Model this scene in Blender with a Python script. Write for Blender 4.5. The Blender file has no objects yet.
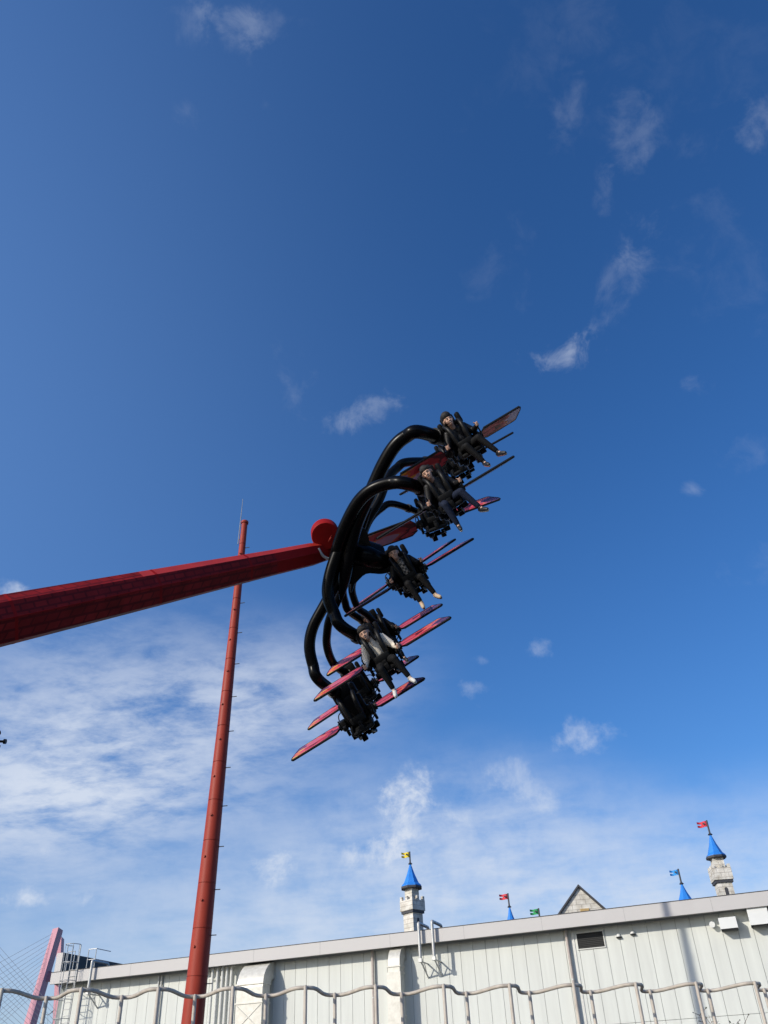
import bpy, bmesh, math, random
from mathutils import Vector, Matrix
random.seed(7)
S = bpy.context.scene
COL = S.collection
R = math.radians

# ---------------------------------------------------------------- camera
F = 825.0
cam_d = bpy.data.cameras.new('camera'); cam = bpy.data.objects.new('camera', cam_d); COL.objects.link(cam)
cam_d.sensor_fit = 'VERTICAL'; cam_d.sensor_height = 36; cam_d.sensor_width = 27
cam_d.lens = F / 1024 * 36
cam_d.clip_start = 0.05; cam_d.clip_end = 6000
ZC = Vector((-54, 1130, -F)).normalized()            # world up seen from the camera
FW = Vector((0, 0, -1))
YC = (FW - FW.dot(ZC) * ZC).normalized()
XC = YC.cross(ZC)
CR = Matrix((XC, YC, ZC))                             # world from camera
EYE = Vector((0, 0, 1.5))
cam.matrix_world = Matrix.Translation(EYE) @ CR.to_4x4()
S.camera = cam

def at(px, py, depth):                                # a point at a depth along the view axis
    return EYE + CR @ Vector(((px - 384) / F * depth, -(py - 512) / F * depth, -depth))
def ray(px, py):
    return (CR @ Vector((px - 384, 512 - py, -F))).normalized()

# ---------------------------------------------------------------- sky, sun, exposure
SUN_AZ, SUN_EL = -128.0, 25.0                         # degrees, azimuth clockwise from +Y
sun_dir = Vector((math.sin(R(SUN_AZ)) * math.cos(R(SUN_EL)), math.cos(R(SUN_AZ)) * math.cos(R(SUN_EL)), math.sin(R(SUN_EL))))
sd = bpy.data.lights.new('sun', 'SUN'); so = bpy.data.objects.new('sun', sd); COL.objects.link(so)
sd.energy = 3.35; sd.angle = R(0.55); sd.color = (1.0, 0.93, 0.81)
so.rotation_euler = sun_dir.to_track_quat('Z', 'Y').to_euler(); so.location = sun_dir * 60
S.view_settings.view_transform = 'Standard'; S.view_settings.look = 'None'
S.view_settings.gamma = 1; S.view_settings.exposure = 0.10; S.view_settings.use_curve_mapping = False

W = bpy.data.worlds.new('World'); S.world = W; W.use_nodes = True
wn, wl_ = W.node_tree.nodes, W.node_tree.links
wn.clear()
def N(t, **k):
    n = wn.new(t)
    for a, v in k.items(): setattr(n, a, v)
    return n
def wmath(op, a, b=None, c=None, clamp=False):
    n = N('ShaderNodeMath', operation=op, use_clamp=clamp)
    for i, v in enumerate((a, b, c)):
        if v is None: continue
        if isinstance(v, (int, float)): n.inputs[i].default_value = v
        else: wl_.new(v, n.inputs[i])
    return n.outputs[0]
def wdot(a, v):
    n = N('ShaderNodeVectorMath', operation='DOT_PRODUCT'); wl_.new(a, n.inputs[0]); n.inputs[1].default_value = v
    return n.outputs['Value']
sky = N('ShaderNodeTexSky'); sky.sky_type = 'NISHITA'; sky.sun_disc = False
sky.sun_elevation = R(SUN_EL); sky.sun_rotation = R(SUN_AZ)
sky.altitude = 0; sky.air_density = 1.0; sky.dust_density = 1.4; sky.ozone_density = 5.0
tc = N('ShaderNodeTexCoord'); DIR = tc.outputs['Generated']
sep = N('ShaderNodeSeparateXYZ'); wl_.new(DIR, sep.inputs[0])
zz = wmath('ADD', wmath('MAXIMUM', sep.outputs[2], 0.0), 0.12)
comb = N('ShaderNodeCombineXYZ')                      # the flat cloud layer overhead
wl_.new(wmath('DIVIDE', sep.outputs[0], zz), comb.inputs[0]); wl_.new(wmath('DIVIDE', sep.outputs[1], zz), comb.inputs[1])
def noise(scale, detail, rough, dist, vec, sx=1, sy=1, rot=0, off=0):
    mp = N('ShaderNodeMapping'); mp.inputs['Scale'].default_value = (sx, sy, 1); mp.inputs['Rotation'].default_value = (0, 0, R(rot)); mp.inputs['Location'].default_value = (off, off * .7, off * .3)
    wl_.new(vec, mp.inputs[0])
    n = N('ShaderNodeTexNoise'); n.inputs['Scale'].default_value = scale; n.inputs['Detail'].default_value = detail
    n.inputs['Roughness'].default_value = rough; n.inputs['Distortion'].default_value = dist
    wl_.new(mp.outputs[0], n.inputs['Vector']); return n.outputs['Fac']
def sstep(v, a, b):
    n = N('ShaderNodeMapRange', interpolation_type='SMOOTHSTEP'); n.inputs['From Min'].default_value = a; n.inputs['From Max'].default_value = b
    wl_.new(v, n.inputs['Value']); return n.outputs['Result']
def blob(px, py, a, b, rot, lo=0.0):
    """a soft patch of cloud at a compass direction and height, a by b picture-degrees across"""
    c = ray(px, py); e = CR @ Vector((math.cos(R(rot)), math.sin(R(rot)), 0)); e1 = (e - e.dot(c) * c).normalized(); e2 = c.cross(e1)
    u = wmath('DIVIDE', wdot(DIR, e1), a / F); v = wmath('DIVIDE', wdot(DIR, e2), b / F)
    r = wmath('SQRT', wmath('ADD', wmath('MULTIPLY', u, u), wmath('MULTIPLY', v, v)))
    return sstep(r, 1.0, lo)
def addn(lst):
    o = lst[0]
    for x in lst[1:]: o = wmath('ADD', o, x)
    return o
def mul(a, k): return wmath('MULTIPLY', a, k)
n_big = noise(3.2, 10, .62, .15, comb.outputs[0], 1.0, 1.15, 20)
n_rip = noise(10.0, 10, .64, .25, comb.outputs[0], 0.9, 1.25, 35, 3.1)
n_wsp = noise(22, 10, .64, .35, DIR, 1.0, 1.0, 0, 1.7)
n_puf = noise(22, 10, .62, .2, DIR, 1.0, 1.0, 0, 4.2)
# broad veil low on the left, thinner bank along the horizon
left_tint_m = mul(blob(-220, 420, 640, 760, 0), .26)
haze_m = addn([mul(blob(300, 1060, 900, 240, 4), .42)])
veil_m = addn([mul(blob(90, 740, 330, 150, 8), 1.0), mul(blob(300, 690, 180, 90, 10), .45), mul(blob(60, 800, 260, 60, 3), .35)])
bank_m = addn([mul(blob(600, 900, 480, 120, 6), 1.0), mul(blob(440, 815, 240, 90, 5), .75), mul(blob(180, 900, 360, 130, 0), .5)])
tex = wmath('ADD', mul(n_big, .55), mul(n_rip, .45))
veil = wmath('MULTIPLY', veil_m, sstep(tex, .31, .62))
bank = wmath('MULTIPLY', bank_m, sstep(wmath('ADD', mul(n_big, .6), mul(n_puf, .4)), .22, .70))
wl_list = [(560, 358, 42, 26, -10, 1.0), (605, 305, 18, 52, -32, .18), (632, 140, 20, 36, 10, .26), (600, 190, 14, 26, 10, .28), (690, 60, 110, 80, 20, .07), (530, 50, 90, 60, 40, .05), (720, 250, 60, 90, 10, .12), (620, 290, 26, 40, -20, .12),
           (362, 414, 46, 24, 22, .72), (290, 375, 26, 46, 8, .28), (236, 40, 22, 44, 25, .34), (190, 25, 22, 28, -30, .25), (265, 20, 30, 24, -30, .22), (185, 120, 18, 18, 0, .22),
           (690, 385, 20, 16, 0, .32), (692, 492, 16, 12, 0, .45), (760, 130, 22, 22, 0, .30), (760, 450, 60, 26, 20, .25), (640, 235, 30, 20, 20, .22), (565, 115, 14, 34, -10, .14), (760, 565, 40, 30, 0, .2), (500, 270, 40, 60, -40, .12)]
def ragged(lst, n, lo, hi):
    m = addn([mul(blob(x, y, a * 1.35, b * 1.35, r), 1.0) for x, y, a, b, r, k in lst])
    k = addn([mul(blob(x, y, a * 1.6, b * 1.6, r, .6), k) for x, y, a, b, r, k in lst])
    return wmath('MULTIPLY', sstep(wmath('ADD', wmath('MULTIPLY', wmath('MINIMUM', m, 1.0), .42), wmath('MULTIPLY_ADD', n, 1.7, -.35)), lo, hi), k)
wisp = mul(ragged(wl_list, n_wsp, .68, 1.26), .32)
pf_list = [(587, 740, 36, 20, 8, .80), (541, 648, 14, 12, 0, .45), (475, 686, 22, 14, 0, .5), (484, 660, 14, 10, 0, .35), (268, 868, 34, 20, 10, .75), (30, 898, 22, 9, 0, .8), (88, 899, 13, 9, 0, .6), (40, 848, 16, 8, 10, .4),
           (410, 780, 40, 26, 25, .85), (368, 852, 40, 20, 5, .55), (10, 592, 30, 16, 0, .9), (420, 812, 60, 30, 10, .5), (520, 785, 60, 26, -15, .45)]
puff = mul(ragged(pf_list, n_puf, .64, 1.18), .62)
cloud = wmath('MINIMUM', addn([haze_m, mul(veil, .80), mul(bank, .66), wisp, puff]), .92)
hs = N('ShaderNodeHueSaturation'); hs.inputs['Hue'].default_value = 0.507; hs.inputs['Saturation'].default_value = 1.20
wl_.new(sky.outputs[0], hs.inputs['Color'])
pre = N('ShaderNodeMix', data_type='RGBA'); wl_.new(left_tint_m, pre.inputs['Factor']); wl_.new(hs.outputs[0], pre.inputs[6]); pre.inputs[7].default_value = (1.6, 3.1, 6.2, 1)   # blue haze tint added to brighten the sky on the sun's side
mix = N('ShaderNodeMix', data_type='RGBA'); wl_.new(cloud, mix.inputs['Factor'])
wl_.new(pre.outputs[2], mix.inputs[6]); mix.inputs[7].default_value = (4.35, 4.8, 5.6, 1)
bg = N('ShaderNodeBackground'); bg.inputs['Strength'].default_value = 0.145
wl_.new(mix.outputs[2], bg.inputs['Color'])
wo = N('ShaderNodeOutputWorld'); wl_.new(bg.outputs[0], wo.inputs[0])

# ---------------------------------------------------------------- materials
MATS = {}
def mat(name, color, rough=.5, metal=0., vary=.12, scale=6., color2=None, bump=0., coat=0., stretch=(1, 1, 1), spec=.5):
    if name in MATS: return MATS[name]
    m = bpy.data.materials.new(name); m.use_nodes = True; nt = m.node_tree; b = nt.nodes['Principled BSDF']
    b.inputs['Roughness'].default_value = rough; b.inputs['Metallic'].default_value = metal; b.inputs['Coat Weight'].default_value = coat
    b.inputs['Specular IOR Level'].default_value = spec
    t = nt.nodes.new('ShaderNodeTexCoord'); mp = nt.nodes.new('ShaderNodeMapping'); mp.inputs['Scale'].default_value = stretch
    nt.links.new(t.outputs['Object'], mp.inputs[0])
    n = nt.nodes.new('ShaderNodeTexNoise'); n.inputs['Scale'].default_value = scale; n.inputs['Detail'].default_value = 6; n.inputs['Roughness'].default_value = .6
    nt.links.new(mp.outputs[0], n.inputs['Vector'])
    r = nt.nodes.new('ShaderNodeValToRGB'); r.color_ramp.elements[0].position = .3; r.color_ramp.elements[1].position = .72
    c2 = color2 or tuple(c * (1 - vary * 2) for c in color)
    r.color_ramp.elements[0].color = (*c2, 1); r.color_ramp.elements[1].color = (*color, 1)
    nt.links.new(n.outputs['Fac'], r.inputs[0]); nt.links.new(r.outputs[0], b.inputs['Base Color'])
    mr = nt.nodes.new('ShaderNodeMapRange'); mr.inputs['To Min'].default_value = max(.02, rough - .08); mr.inputs['To Max'].default_value = min(1, rough + .12)
    nt.links.new(n.outputs['Fac'], mr.inputs['Value']); nt.links.new(mr.outputs[0], b.inputs['Roughness'])
    if bump:
        bp = nt.nodes.new('ShaderNodeBump'); bp.inputs['Strength'].default_value = bump; bp.inputs['Distance'].default_value = .01
        nt.links.new(n.outputs['Fac'], bp.inputs['Height']); nt.links.new(bp.outputs[0], b.inputs['Normal'])
    MATS[name] = m; return m

def brick_mat(name, c1, c2, mortar, scale, bw, rh, msize, rough=.8, axis='XZ', bump=.3):
    m = bpy.data.materials.new(name); m.use_nodes = True; nt = m.node_tree; b = nt.nodes['Principled BSDF']; b.inputs['Roughness'].default_value = rough
    t = nt.nodes.new('ShaderNodeTexCoord'); sp = nt.nodes.new('ShaderNodeSeparateXYZ'); cb = nt.nodes.new('ShaderNodeCombineXYZ')
    nt.links.new(t.outputs['Object'], sp.inputs[0])
    if axis == 'XZ':
        ad = nt.nodes.new('ShaderNodeMath'); ad.operation = 'ADD'; nt.links.new(sp.outputs[0], ad.inputs[0]); nt.links.new(sp.outputs[1], ad.inputs[1])
        nt.links.new(ad.outputs[0], cb.inputs[0]); nt.links.new(sp.outputs[2], cb.inputs[1])
    else:
        nt.links.new(sp.outputs[0], cb.inputs[0]); nt.links.new(sp.outputs[2], cb.inputs[1])
    br = nt.nodes.new('ShaderNodeTexBrick'); nt.links.new(cb.outputs[0], br.inputs['Vector'])
    br.inputs['Color1'].default_value = (*c1, 1); br.inputs['Color2'].default_value = (*c2, 1); br.inputs['Mortar'].default_value = (*mortar, 1)
    br.inputs['Scale'].default_value = scale; br.inputs['Brick Width'].default_value = bw; br.inputs['Row Height'].default_value = rh; br.inputs['Mortar Size'].default_value = msize
    n = nt.nodes.new('ShaderNodeTexNoise'); n.inputs['Scale'].default_value = 3; n.inputs['Detail'].default_value = 8
    nt.links.new(t.outputs['Object'], n.inputs['Vector'])
    r = nt.nodes.new('ShaderNodeValToRGB'); r.color_ramp.elements[0].color = (.62, .58, .52, 1); r.color_ramp.elements[1].color = (1.1, 1.1, 1.1, 1)
    r.color_ramp.elements[0].position = .3; r.color_ramp.elements[1].position = .65
    nt.links.new(n.outputs['Fac'], r.inputs[0])
    mx = nt.nodes.new('ShaderNodeMix'); mx.data_type = 'RGBA'; mx.blend_type = 'MULTIPLY'; mx.inputs['Factor'].default_value = .8
    nt.links.new(br.outputs['Color'], mx.inputs[6]); nt.links.new(r.outputs[0], mx.inputs[7]); nt.links.new(mx.outputs[2], b.inputs['Base Color'])
    bp = nt.nodes.new('ShaderNodeBump'); bp.inputs['Strength'].default_value = bump; bp.inputs['Distance'].default_value = .02; bp.invert = True
    nt.links.new(br.outputs['Fac'], bp.inputs['Height']); nt.links.new(bp.outputs[0], b.inputs['Normal'])
    MATS[name] = m; return m

M_black = mat('gloss black steel', (.003, .003, .0035), .26, 0, .2, 8, spec=.11)
M_rubber = mat('matte black plastic', (.007, .007, .0075), .45, 0, .2, 14, bump=.2, spec=.25)
M_pad = mat('black seat padding', (.008, .008, .0085), .55, 0, .25, 20, bump=.3, spec=.2)
M_rod = mat('dull grey rod', (.30, .31, .32), .7)
M_metal = mat('bare steel', (.55, .55, .56), .35, .9, .15, 20)
M_red = mat('red mast paint', (.36, .050, .028), .5, 0, .14, 3, stretch=(1, 1, .35), color2=(.27, .034, .02), spec=.2)
M_armlit = mat('sunlit red arm paint', (.50, .035, .022), .35, 0, .1, 4)  # sunlight on the boom's upper faces, put into a brighter red
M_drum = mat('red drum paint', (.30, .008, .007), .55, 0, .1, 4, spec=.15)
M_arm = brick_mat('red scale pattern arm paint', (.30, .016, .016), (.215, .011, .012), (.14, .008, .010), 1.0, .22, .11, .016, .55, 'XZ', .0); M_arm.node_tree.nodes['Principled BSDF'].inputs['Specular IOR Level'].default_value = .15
M_wall = mat('pale wall panel', (.655, .675, .63), .6, 0, .02, 1.5, stretch=(1.6, 1.6, .12), color2=(.55, .565, .53))
M_seam = mat('wall joint', (.30, .33, .32), .8)
M_fascia = mat('warm grey fascia', (.50, .482, .468), .5, 0, .03, 1.2)
M_soffit = mat('soffit board', (.20, .21, .21), .8)
M_roofdark = mat('dark roof sheet and parapet shade', (.06, .065, .07), .6)
M_duct = mat('cream duct sheet', (.68, .665, .60), .42, .1, .06, 5, color2=(.52, .50, .44))
M_pipe = mat('white pipe', (.66, .66, .62), .4, 0, .08, 8)
M_down = mat('beige downpipe', (.46, .40, .36), .5, 0, .1, 6)
M_white = mat('white hood', (.70, .71, .69), .5, 0, .03, 4)
M_dark = mat('louvre dark', (.006, .007, .008), .6)
M_galv = mat('galvanised tube', (.56, .56, .54), .42, .35, .12, 14)
M_fence = mat('beige fence coating', (.50, .445, .37), .5, 0, .12, 30, color2=(.36, .31, .25))
M_blue = mat('blue turret roof', (.03, .235, .74), .45, 0, .1, 3)
M_stone = brick_mat('painted castle stone', (.70, .67, .61), (.58, .56, .50), (.40, .37, .33), 1.0, .55, .27, .016, .85)
M_ochre = mat('ochre stone', (.48, .33, .14), .8)
M_trim = mat('dark slate trim', (.055, .055, .062), .6)
M_pinkt = mat('pink bridge steel', (.54, .27, .32), .55, 0, .05, .05)
M_cable = mat('bridge cable', (.36, .38, .42), .6)
M_asph = mat('asphalt', (.055, .054, .052), .9, 0, .2, 2, bump=.3)
M_conc = mat('paving concrete', (.34, .33, .31), .85, 0, .12, 1.2, bump=.2)
M_leaf = mat('young leaf', (.11, .13, .06), .6, 0, .3, 12)
M_bark = mat('twig bark', (.22, .18, .14), .8)
M_skin = mat('skin', (.62, .37, .26), .5, 0, .05, 20)
M_lip = mat('lip', (.50, .25, .19), .5)
M_teeth = mat('teeth', (.72, .68, .62), .4)
M_eye = mat('eye', (.018, .012, .010), .3)
M_hair = mat('black hair', (.012, .009, .008), .72, 0, .3, 60, stretch=(1, 1, .3), bump=.4)
M_jblack = mat('black puffer jacket', (.014, .014, .016), .40, 0, .3, 22, bump=.5, spec=.2)
M_jdark = mat('black zip jacket', (.016, .016, .018), .48, 0, .3, 26, bump=.4, spec=.2)
M_cream = mat('cream knit jumper', (.78, .71, .60), .9, 0, .1, 40, bump=.4)
M_vest = mat('black waistcoat', (.014, .014, .015), .7, 0, .2, 20, bump=.3)
M_navy = mat('navy jeans', (.013, .020, .045), .8, 0, .25, 30, bump=.3, spec=.2)
M_btrou = mat('black trousers', (.009, .009, .010), .75, 0, .25, 24, bump=.3, spec=.2)
M_gtrou = mat('dark grey trousers', (.045, .045, .048), .8, 0, .2, 24, bump=.3)
M_shoew = mat('white shoe', (.66, .64, .60), .5, 0, .08, 20)
M_shoeb = mat('black shoe', (.02, .02, .022), .45, 0, .1, 20)
M_sole = mat('tan shoe sole', (.55, .42, .28), .6, 0, .1, 20)
M_stripe = None

def flag_mat(n, c): return mat(n, c, .6, 0, .05, 4)

def wing_mat(nm='wing flame print', tip=((.50, .10, .16), (.17, .055, .13), (.05, .035, .10))):
    m = bpy.data.materials.new(nm); m.use_nodes = True; nt = m.node_tree; b = nt.nodes['Principled BSDF']; L = nt.links.new
    b.inputs['Roughness'].default_value = .34; b.inputs['Coat Weight'].default_value = .2
    t = nt.nodes.new('ShaderNodeTexCoord'); sp = nt.nodes.new('ShaderNodeSeparateXYZ'); L(t.outputs['Object'], sp.inputs[0])
    def mth(op, a, bb):
        n = nt.nodes.new('ShaderNodeMath'); n.operation = op
        for i, v in enumerate((a, bb)):
            if isinstance(v, (int, float)): n.inputs[i].default_value = v
            else: L(v, n.inputs[i])
        return n.outputs[0]
    ax = mth('ABSOLUTE', sp.outputs[0], 0)
    mp = nt.nodes.new('ShaderNodeMapping'); mp.inputs['Scale'].default_value = (1.5, 5.5, 1); L(t.outputs['Object'], mp.inputs[0])
    n1 = nt.nodes.new('ShaderNodeTexNoise'); n1.inputs['Scale'].default_value = 1.15; n1.inputs['Detail'].default_value = .5; n1.inputs['Distortion'].default_value = .7; L(mp.outputs[0], n1.inputs['Vector'])
    v = mth('ADD', mth('MULTIPLY', ax, .42), mth('MULTIPLY', n1.outputs['Fac'], .95))
    r = nt.nodes.new('ShaderNodeValToRGB'); r.color_ramp.interpolation = 'CONSTANT'
    cols = [(0, (.36, .032, .042)), (.36, (.52, .058, .085)), (.50, (.10, .012, .022)), (.58, (.40, .03, .04)), (.66, (.56, .08, .10)), (.74, (.66, .20, .03)), (.78, tip[0]), (.90, tip[1]), (1.0, tip[2])]
    e = r.color_ramp.elements
    e[0].position, e[0].color = cols[0][0], (*cols[0][1], 1); e[1].position, e[1].color = cols[-1][0], (*cols[-1][1], 1)
    for p, c in cols[1:-1]:
        x = e.new(p); x.color = (*c, 1)
    L(v, r.inputs[0])
    vo = nt.nodes.new('ShaderNodeTexVoronoi'); vo.inputs['Scale'].default_value = 1.3; L(mp.outputs[0], vo.inputs['Vector'])
    s = nt.nodes.new('ShaderNodeMapRange'); s.inputs['From Min'].default_value = .20; s.inputs['From Max'].default_value = .15; L(vo.outputs['Distance'], s.inputs['Value'])
    mx = nt.nodes.new('ShaderNodeMix'); mx.data_type = 'RGBA'; L(s.outputs[0], mx.inputs['Factor']); L(r.outputs[0], mx.inputs[6]); mx.inputs[7].default_value = (.72, .42, .05, 1)
    L(mx.outputs[2], b.inputs['Base Color']); return m
M_wing = wing_mat()
M_wingu = wing_mat('wing underside print', ((.46, .30, .46), (.60, .48, .66), (.50, .42, .62)))

def stripe_mat():
    m = bpy.data.materials.new('checked knit top'); m.use_nodes = True; nt = m.node_tree; b = nt.nodes['Principled BSDF']; b.inputs['Roughness'].default_value = .9
    t = nt.nodes.new('ShaderNodeTexCoord'); c = nt.nodes.new('ShaderNodeTexChecker'); c.inputs['Scale'].default_value = 22
    c.inputs['Color1'].default_value = (.42, .38, .33, 1); c.inputs['Color2'].default_value = (.05, .045, .045, 1)
    nt.links.new(t.outputs['Object'], c.inputs['Vector']); nt.links.new(c.outputs['Color'], b.inputs['Base Color']); return m
M_stripe = stripe_mat()

# ---------------------------------------------------------------- mesh helpers
def tag(o, label=None, cat=None, group=None, kind=None):
    if label: o['label'] = label
    if cat: o['category'] = cat
    if group: o['group'] = group
    if kind: o['kind'] = kind
    return o
def thing(name, label, cat, loc=(0, 0, 0), rot=None, group=None):
    o = bpy.data.objects.new(name, None); COL.objects.link(o); o.empty_display_size = .2
    M = (rot.to_4x4() if rot is not None else Matrix.Identity(4)); o.matrix_world = Matrix.Translation(Vector(loc)) @ M
    return tag(o, label, cat, group)
def build(name, bm, mats, parent=None, smooth=True, world=False, angle=38):
    me = bpy.data.meshes.new(name); bmesh.ops.recalc_face_normals(bm, faces=bm.faces); bm.to_mesh(me); bm.free()
    for m in (mats if isinstance(mats, (list, tuple)) else [mats]): me.materials.append(m)
    if smooth:
        me.polygons.foreach_set('use_smooth', [True] * len(me.polygons))
        try: me.set_sharp_from_angle(angle=R(angle))
        except Exception: pass
    o = bpy.data.objects.new(name, me); COL.objects.link(o)
    if parent is not None:
        o.parent = parent
        if world:
            pm = parent.matrix_world
            if parent.parent is not None: pm = parent.parent.matrix_world @ parent.matrix_basis
            o.matrix_basis = pm.inverted()
    return o
def copy_tree(o, parent=None):
    c = o.copy(); COL.objects.link(c); c.parent = parent
    for ch in [x for x in ALLCH(o)]: copy_tree(ch, c)
    return c
def ALLCH(o): return list(o.children)
def box(bm, x0, x1, y0, y1, z0, z1, bev=0., M=None, seg=2):
    vs = [bm.verts.new((x, y, z)) for x in (x0, x1) for y in (y0, y1) for z in (z0, z1)]
    fs = [(0, 1, 3, 2), (4, 6, 7, 5), (0, 4, 5, 1), (2, 3, 7, 6), (0, 2, 6, 4), (1, 5, 7, 3)]
    faces = [bm.faces.new([vs[i] for i in f]) for f in fs]
    geo = vs
    if bev:
        ed = list({e for f in faces for e in f.edges})
        r = bmesh.ops.bevel(bm, geom=ed, offset=bev, segments=seg, profile=.5, affect='EDGES')
        geo = list({v for f in r['faces'] for v in f.verts} | {v for v in vs if v.is_valid})
    if M is not None:
        for v in geo: v.co = M @ v.co
    return geo
def frame_of(d):
    d = d.normalized(); a = Vector((0, 0, 1)) if abs(d.z) < .9 else Vector((1, 0, 0))
    x = a.cross(d).normalized(); return x, d.cross(x)
def tube(bm, pts, rad, n=12, caps=True):
    pts = [Vector(p) for p in pts]; k = len(pts); rads = rad if isinstance(rad, (list, tuple)) else [rad] * k
    d0 = (pts[1] - pts[0]); x, y = frame_of(d0); rings = []
    for i, p in enumerate(pts):
        d = (pts[min(i + 1, k - 1)] - pts[max(i - 1, 0)]).normalized()
        x = (x - x.dot(d) * d).normalized(); y = d.cross(x)
        rings.append([bm.verts.new(p + (x * math.cos(2 * math.pi * j / n) + y * math.sin(2 * math.pi * j / n)) * rads[i]) for j in range(n)])
    for a, b in zip(rings, rings[1:]):
        for j in range(n): bm.faces.new((a[j], a[(j + 1) % n], b[(j + 1) % n], b[j]))
    if caps: bm.faces.new(rings[0][::-1]); bm.faces.new(rings[-1])
    return rings
def spline(pts, per=8):
    P = [Vector(p) for p in pts]; P = [2 * P[0] - P[1]] + P + [2 * P[-1] - P[-2]]; out = []
    for i in range(1, len(P) - 2):
        a, b, c, d = P[i - 1:i + 3]
        for k in range(per):
            t = k / per
            out.append(.5 * ((2 * b) + (c - a) * t + (2 * a - 5 * b + 4 * c - d) * t * t + (3 * b - a - 3 * c + d) * t ** 3))
    out.append(P[-2]); return out
def prism(bm, pts, vec):
    """closed polygon of points pushed along vec"""
    a = [bm.verts.new(p) for p in pts]; b = [bm.verts.new(Vector(p) + Vector(vec)) for p in pts]; n = len(a)
    bm.faces.new(a); bm.faces.new(b[::-1])
    for i in range(n): bm.faces.new((a[i], b[i], b[(i + 1) % n], a[(i + 1) % n]))
def lathe(bm, prof, n=24, ctr=(0, 0, 0), rot=0., cap=True):
    rings = []
    for r, z in prof:
        rings.append([bm.verts.new((ctr[0] + r * math.cos(2 * math.pi * j / n + rot), ctr[1] + r * math.sin(2 * math.pi * j / n + rot), ctr[2] + z)) for j in range(n)])
    for a, b in zip(rings, rings[1:]):
        for j in range(n): bm.faces.new((a[j], a[(j + 1) % n], b[(j + 1) % n], b[j]))
    if cap: bm.faces.new(rings[0][::-1]); bm.faces.new(rings[-1])
BM = bmesh.new

# ---------------------------------------------------------------- ground
bm = BM(); box(bm, -3000, 3000, -600, 5000, -.5, 0); tag(build('ground', bm, M_asph, smooth=False), 'dark asphalt ground', 'ground', kind='structure')
bm = BM(); box(bm, -40, 40, -6, 2.4, .004, .10, .01); tag(build('pavement', bm, M_conc, smooth=False), 'pale paved footway behind the fence', 'pavement', kind='structure')

# ---------------------------------------------------------------- the hall wall frame
WAZ = 20.6
we = Vector((math.cos(R(WAZ)), -math.sin(R(WAZ)), 0)); wnrm = Vector((math.sin(R(WAZ)), math.cos(R(WAZ)), 0))
def wall_hit(px, py, dn, out=0.):
    d = ray(px, py); t = (dn - out) / d.dot(wnrm); p = EYE + d * t
    return p.dot(we), p.z
s1, s2 = wall_hit(610.4, 965, 1)[0], wall_hit(697.7, 956, 1)[0]
PANEL = .6
DN = 6 * PANEL / (s2 - s1)
wl = lambda px, py, out=0.: wall_hit(px, py, DN, out)
S_SEAM = wl(610.4, 965)[0]
WO = wnrm * DN
WR = Matrix((we, wnrm, Vector((0, 0, 1)))).transposed()
print('DN', DN)
OUT = .72
zt = sum(wl(x, y, OUT)[1] for x, y in ((384, 934.6), (700, 899), (150, 961.5))) / 3
zb = sum(wl(x, y, OUT)[1] for x, y in ((390, 948), (680, 912.5), (150, 975.2))) / 3
sL = wl(50, 981, OUT)[0] + .08; sR = wl(768, 950)[0] + 14
hall = thing('industrial_hall', 'long pale panelled hall with a warm grey roof fascia, behind the wire fence', 'building', WO + we * sL, WR)
def hl(s, y, z): return Vector((s - sL, y, z))
bm = BM(); box(bm, 0.02, sR - sL, .06, 14, 0, zt - .1); build('wall_core', bm, M_seam, hall, False)
zseam = wl(720, 1016.3)[1]
bm = BM(); k0 = int((sL - S_SEAM) / PANEL); s = S_SEAM + k0 * PANEL
while s < sR:
    a, b = max(s + .006, sL), min(s + PANEL - .006, sR)
    if b - a > .05:
        for z0, z1 in ((0, zseam - .006), (zseam + .006, zb + .25)):
            box(bm, a - sL, b - sL, 0, .06, z0, z1, .006, seg=1)
    s += PANEL
build('wall', bm, M_wall, hall, False)
bm = BM(); box(bm, -.08, sR - sL, -OUT, -OUT + .08, zb, zt, .008)
build('fascia', bm, M_fascia, hall, False)
bm = BM(); box(bm, -.08, sR - sL, -OUT - .012, 14, zt + .002, zt + .03); build('roof', bm, M_trim, hall, False)
for k in range(int((sR - sL) / 3.6)):
    bm = BM(); box(bm, k * 3.6 + 1.4, k * 3.6 + 1.407, -OUT - .003, -OUT, zb + .01, zt - .01); build('fascia_joint', bm, M_soffit, hall, False)
bm = BM(); box(bm, -.06, sR - sL, -OUT + .085, .0, zb + .03, zb + .06); build('soffit', bm, M_soffit, hall, False)

def wall_empty(name, label, cat, px, py, group=None):
    s, z = wl(px, py); return thing(name, label, cat, WO + we * s + Vector((0, 0, z)), WR, group), s, z
# left end parapet running back over the roof
s0 = wl(57, 957, .3)[0]; z1 = wl(64, 952.5, .3)[1]
bm = BM(); box(bm, s0 - sL, s0 - sL + .42, -.34, 7.0, zt + .04, z1, .01); build('parapet', bm, M_fascia, hall, False)
bm = BM(); box(bm, s0 - sL + .422, s0 - sL + .44, -.30, 7.0, zt + .05, z1 - .01); build('parapet_shaded_side', bm, M_roofdark, hall, False)  # dark sheet standing in for shade on the parapet's unlit right face
# skylight hood on the roof
pa = at(440, 929, 36); 
sk_s0, sk_s1 = wl(441, 926, -.5)[0], wl(479, 922, -.5)[0]
bm = BM(); box(bm, sk_s0 - sL, sk_s1 - sL, .5, 2.2, zt + .035, zt + .17, .01); build('roof_hatch', bm, M_roofdark, hall, False)
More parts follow.
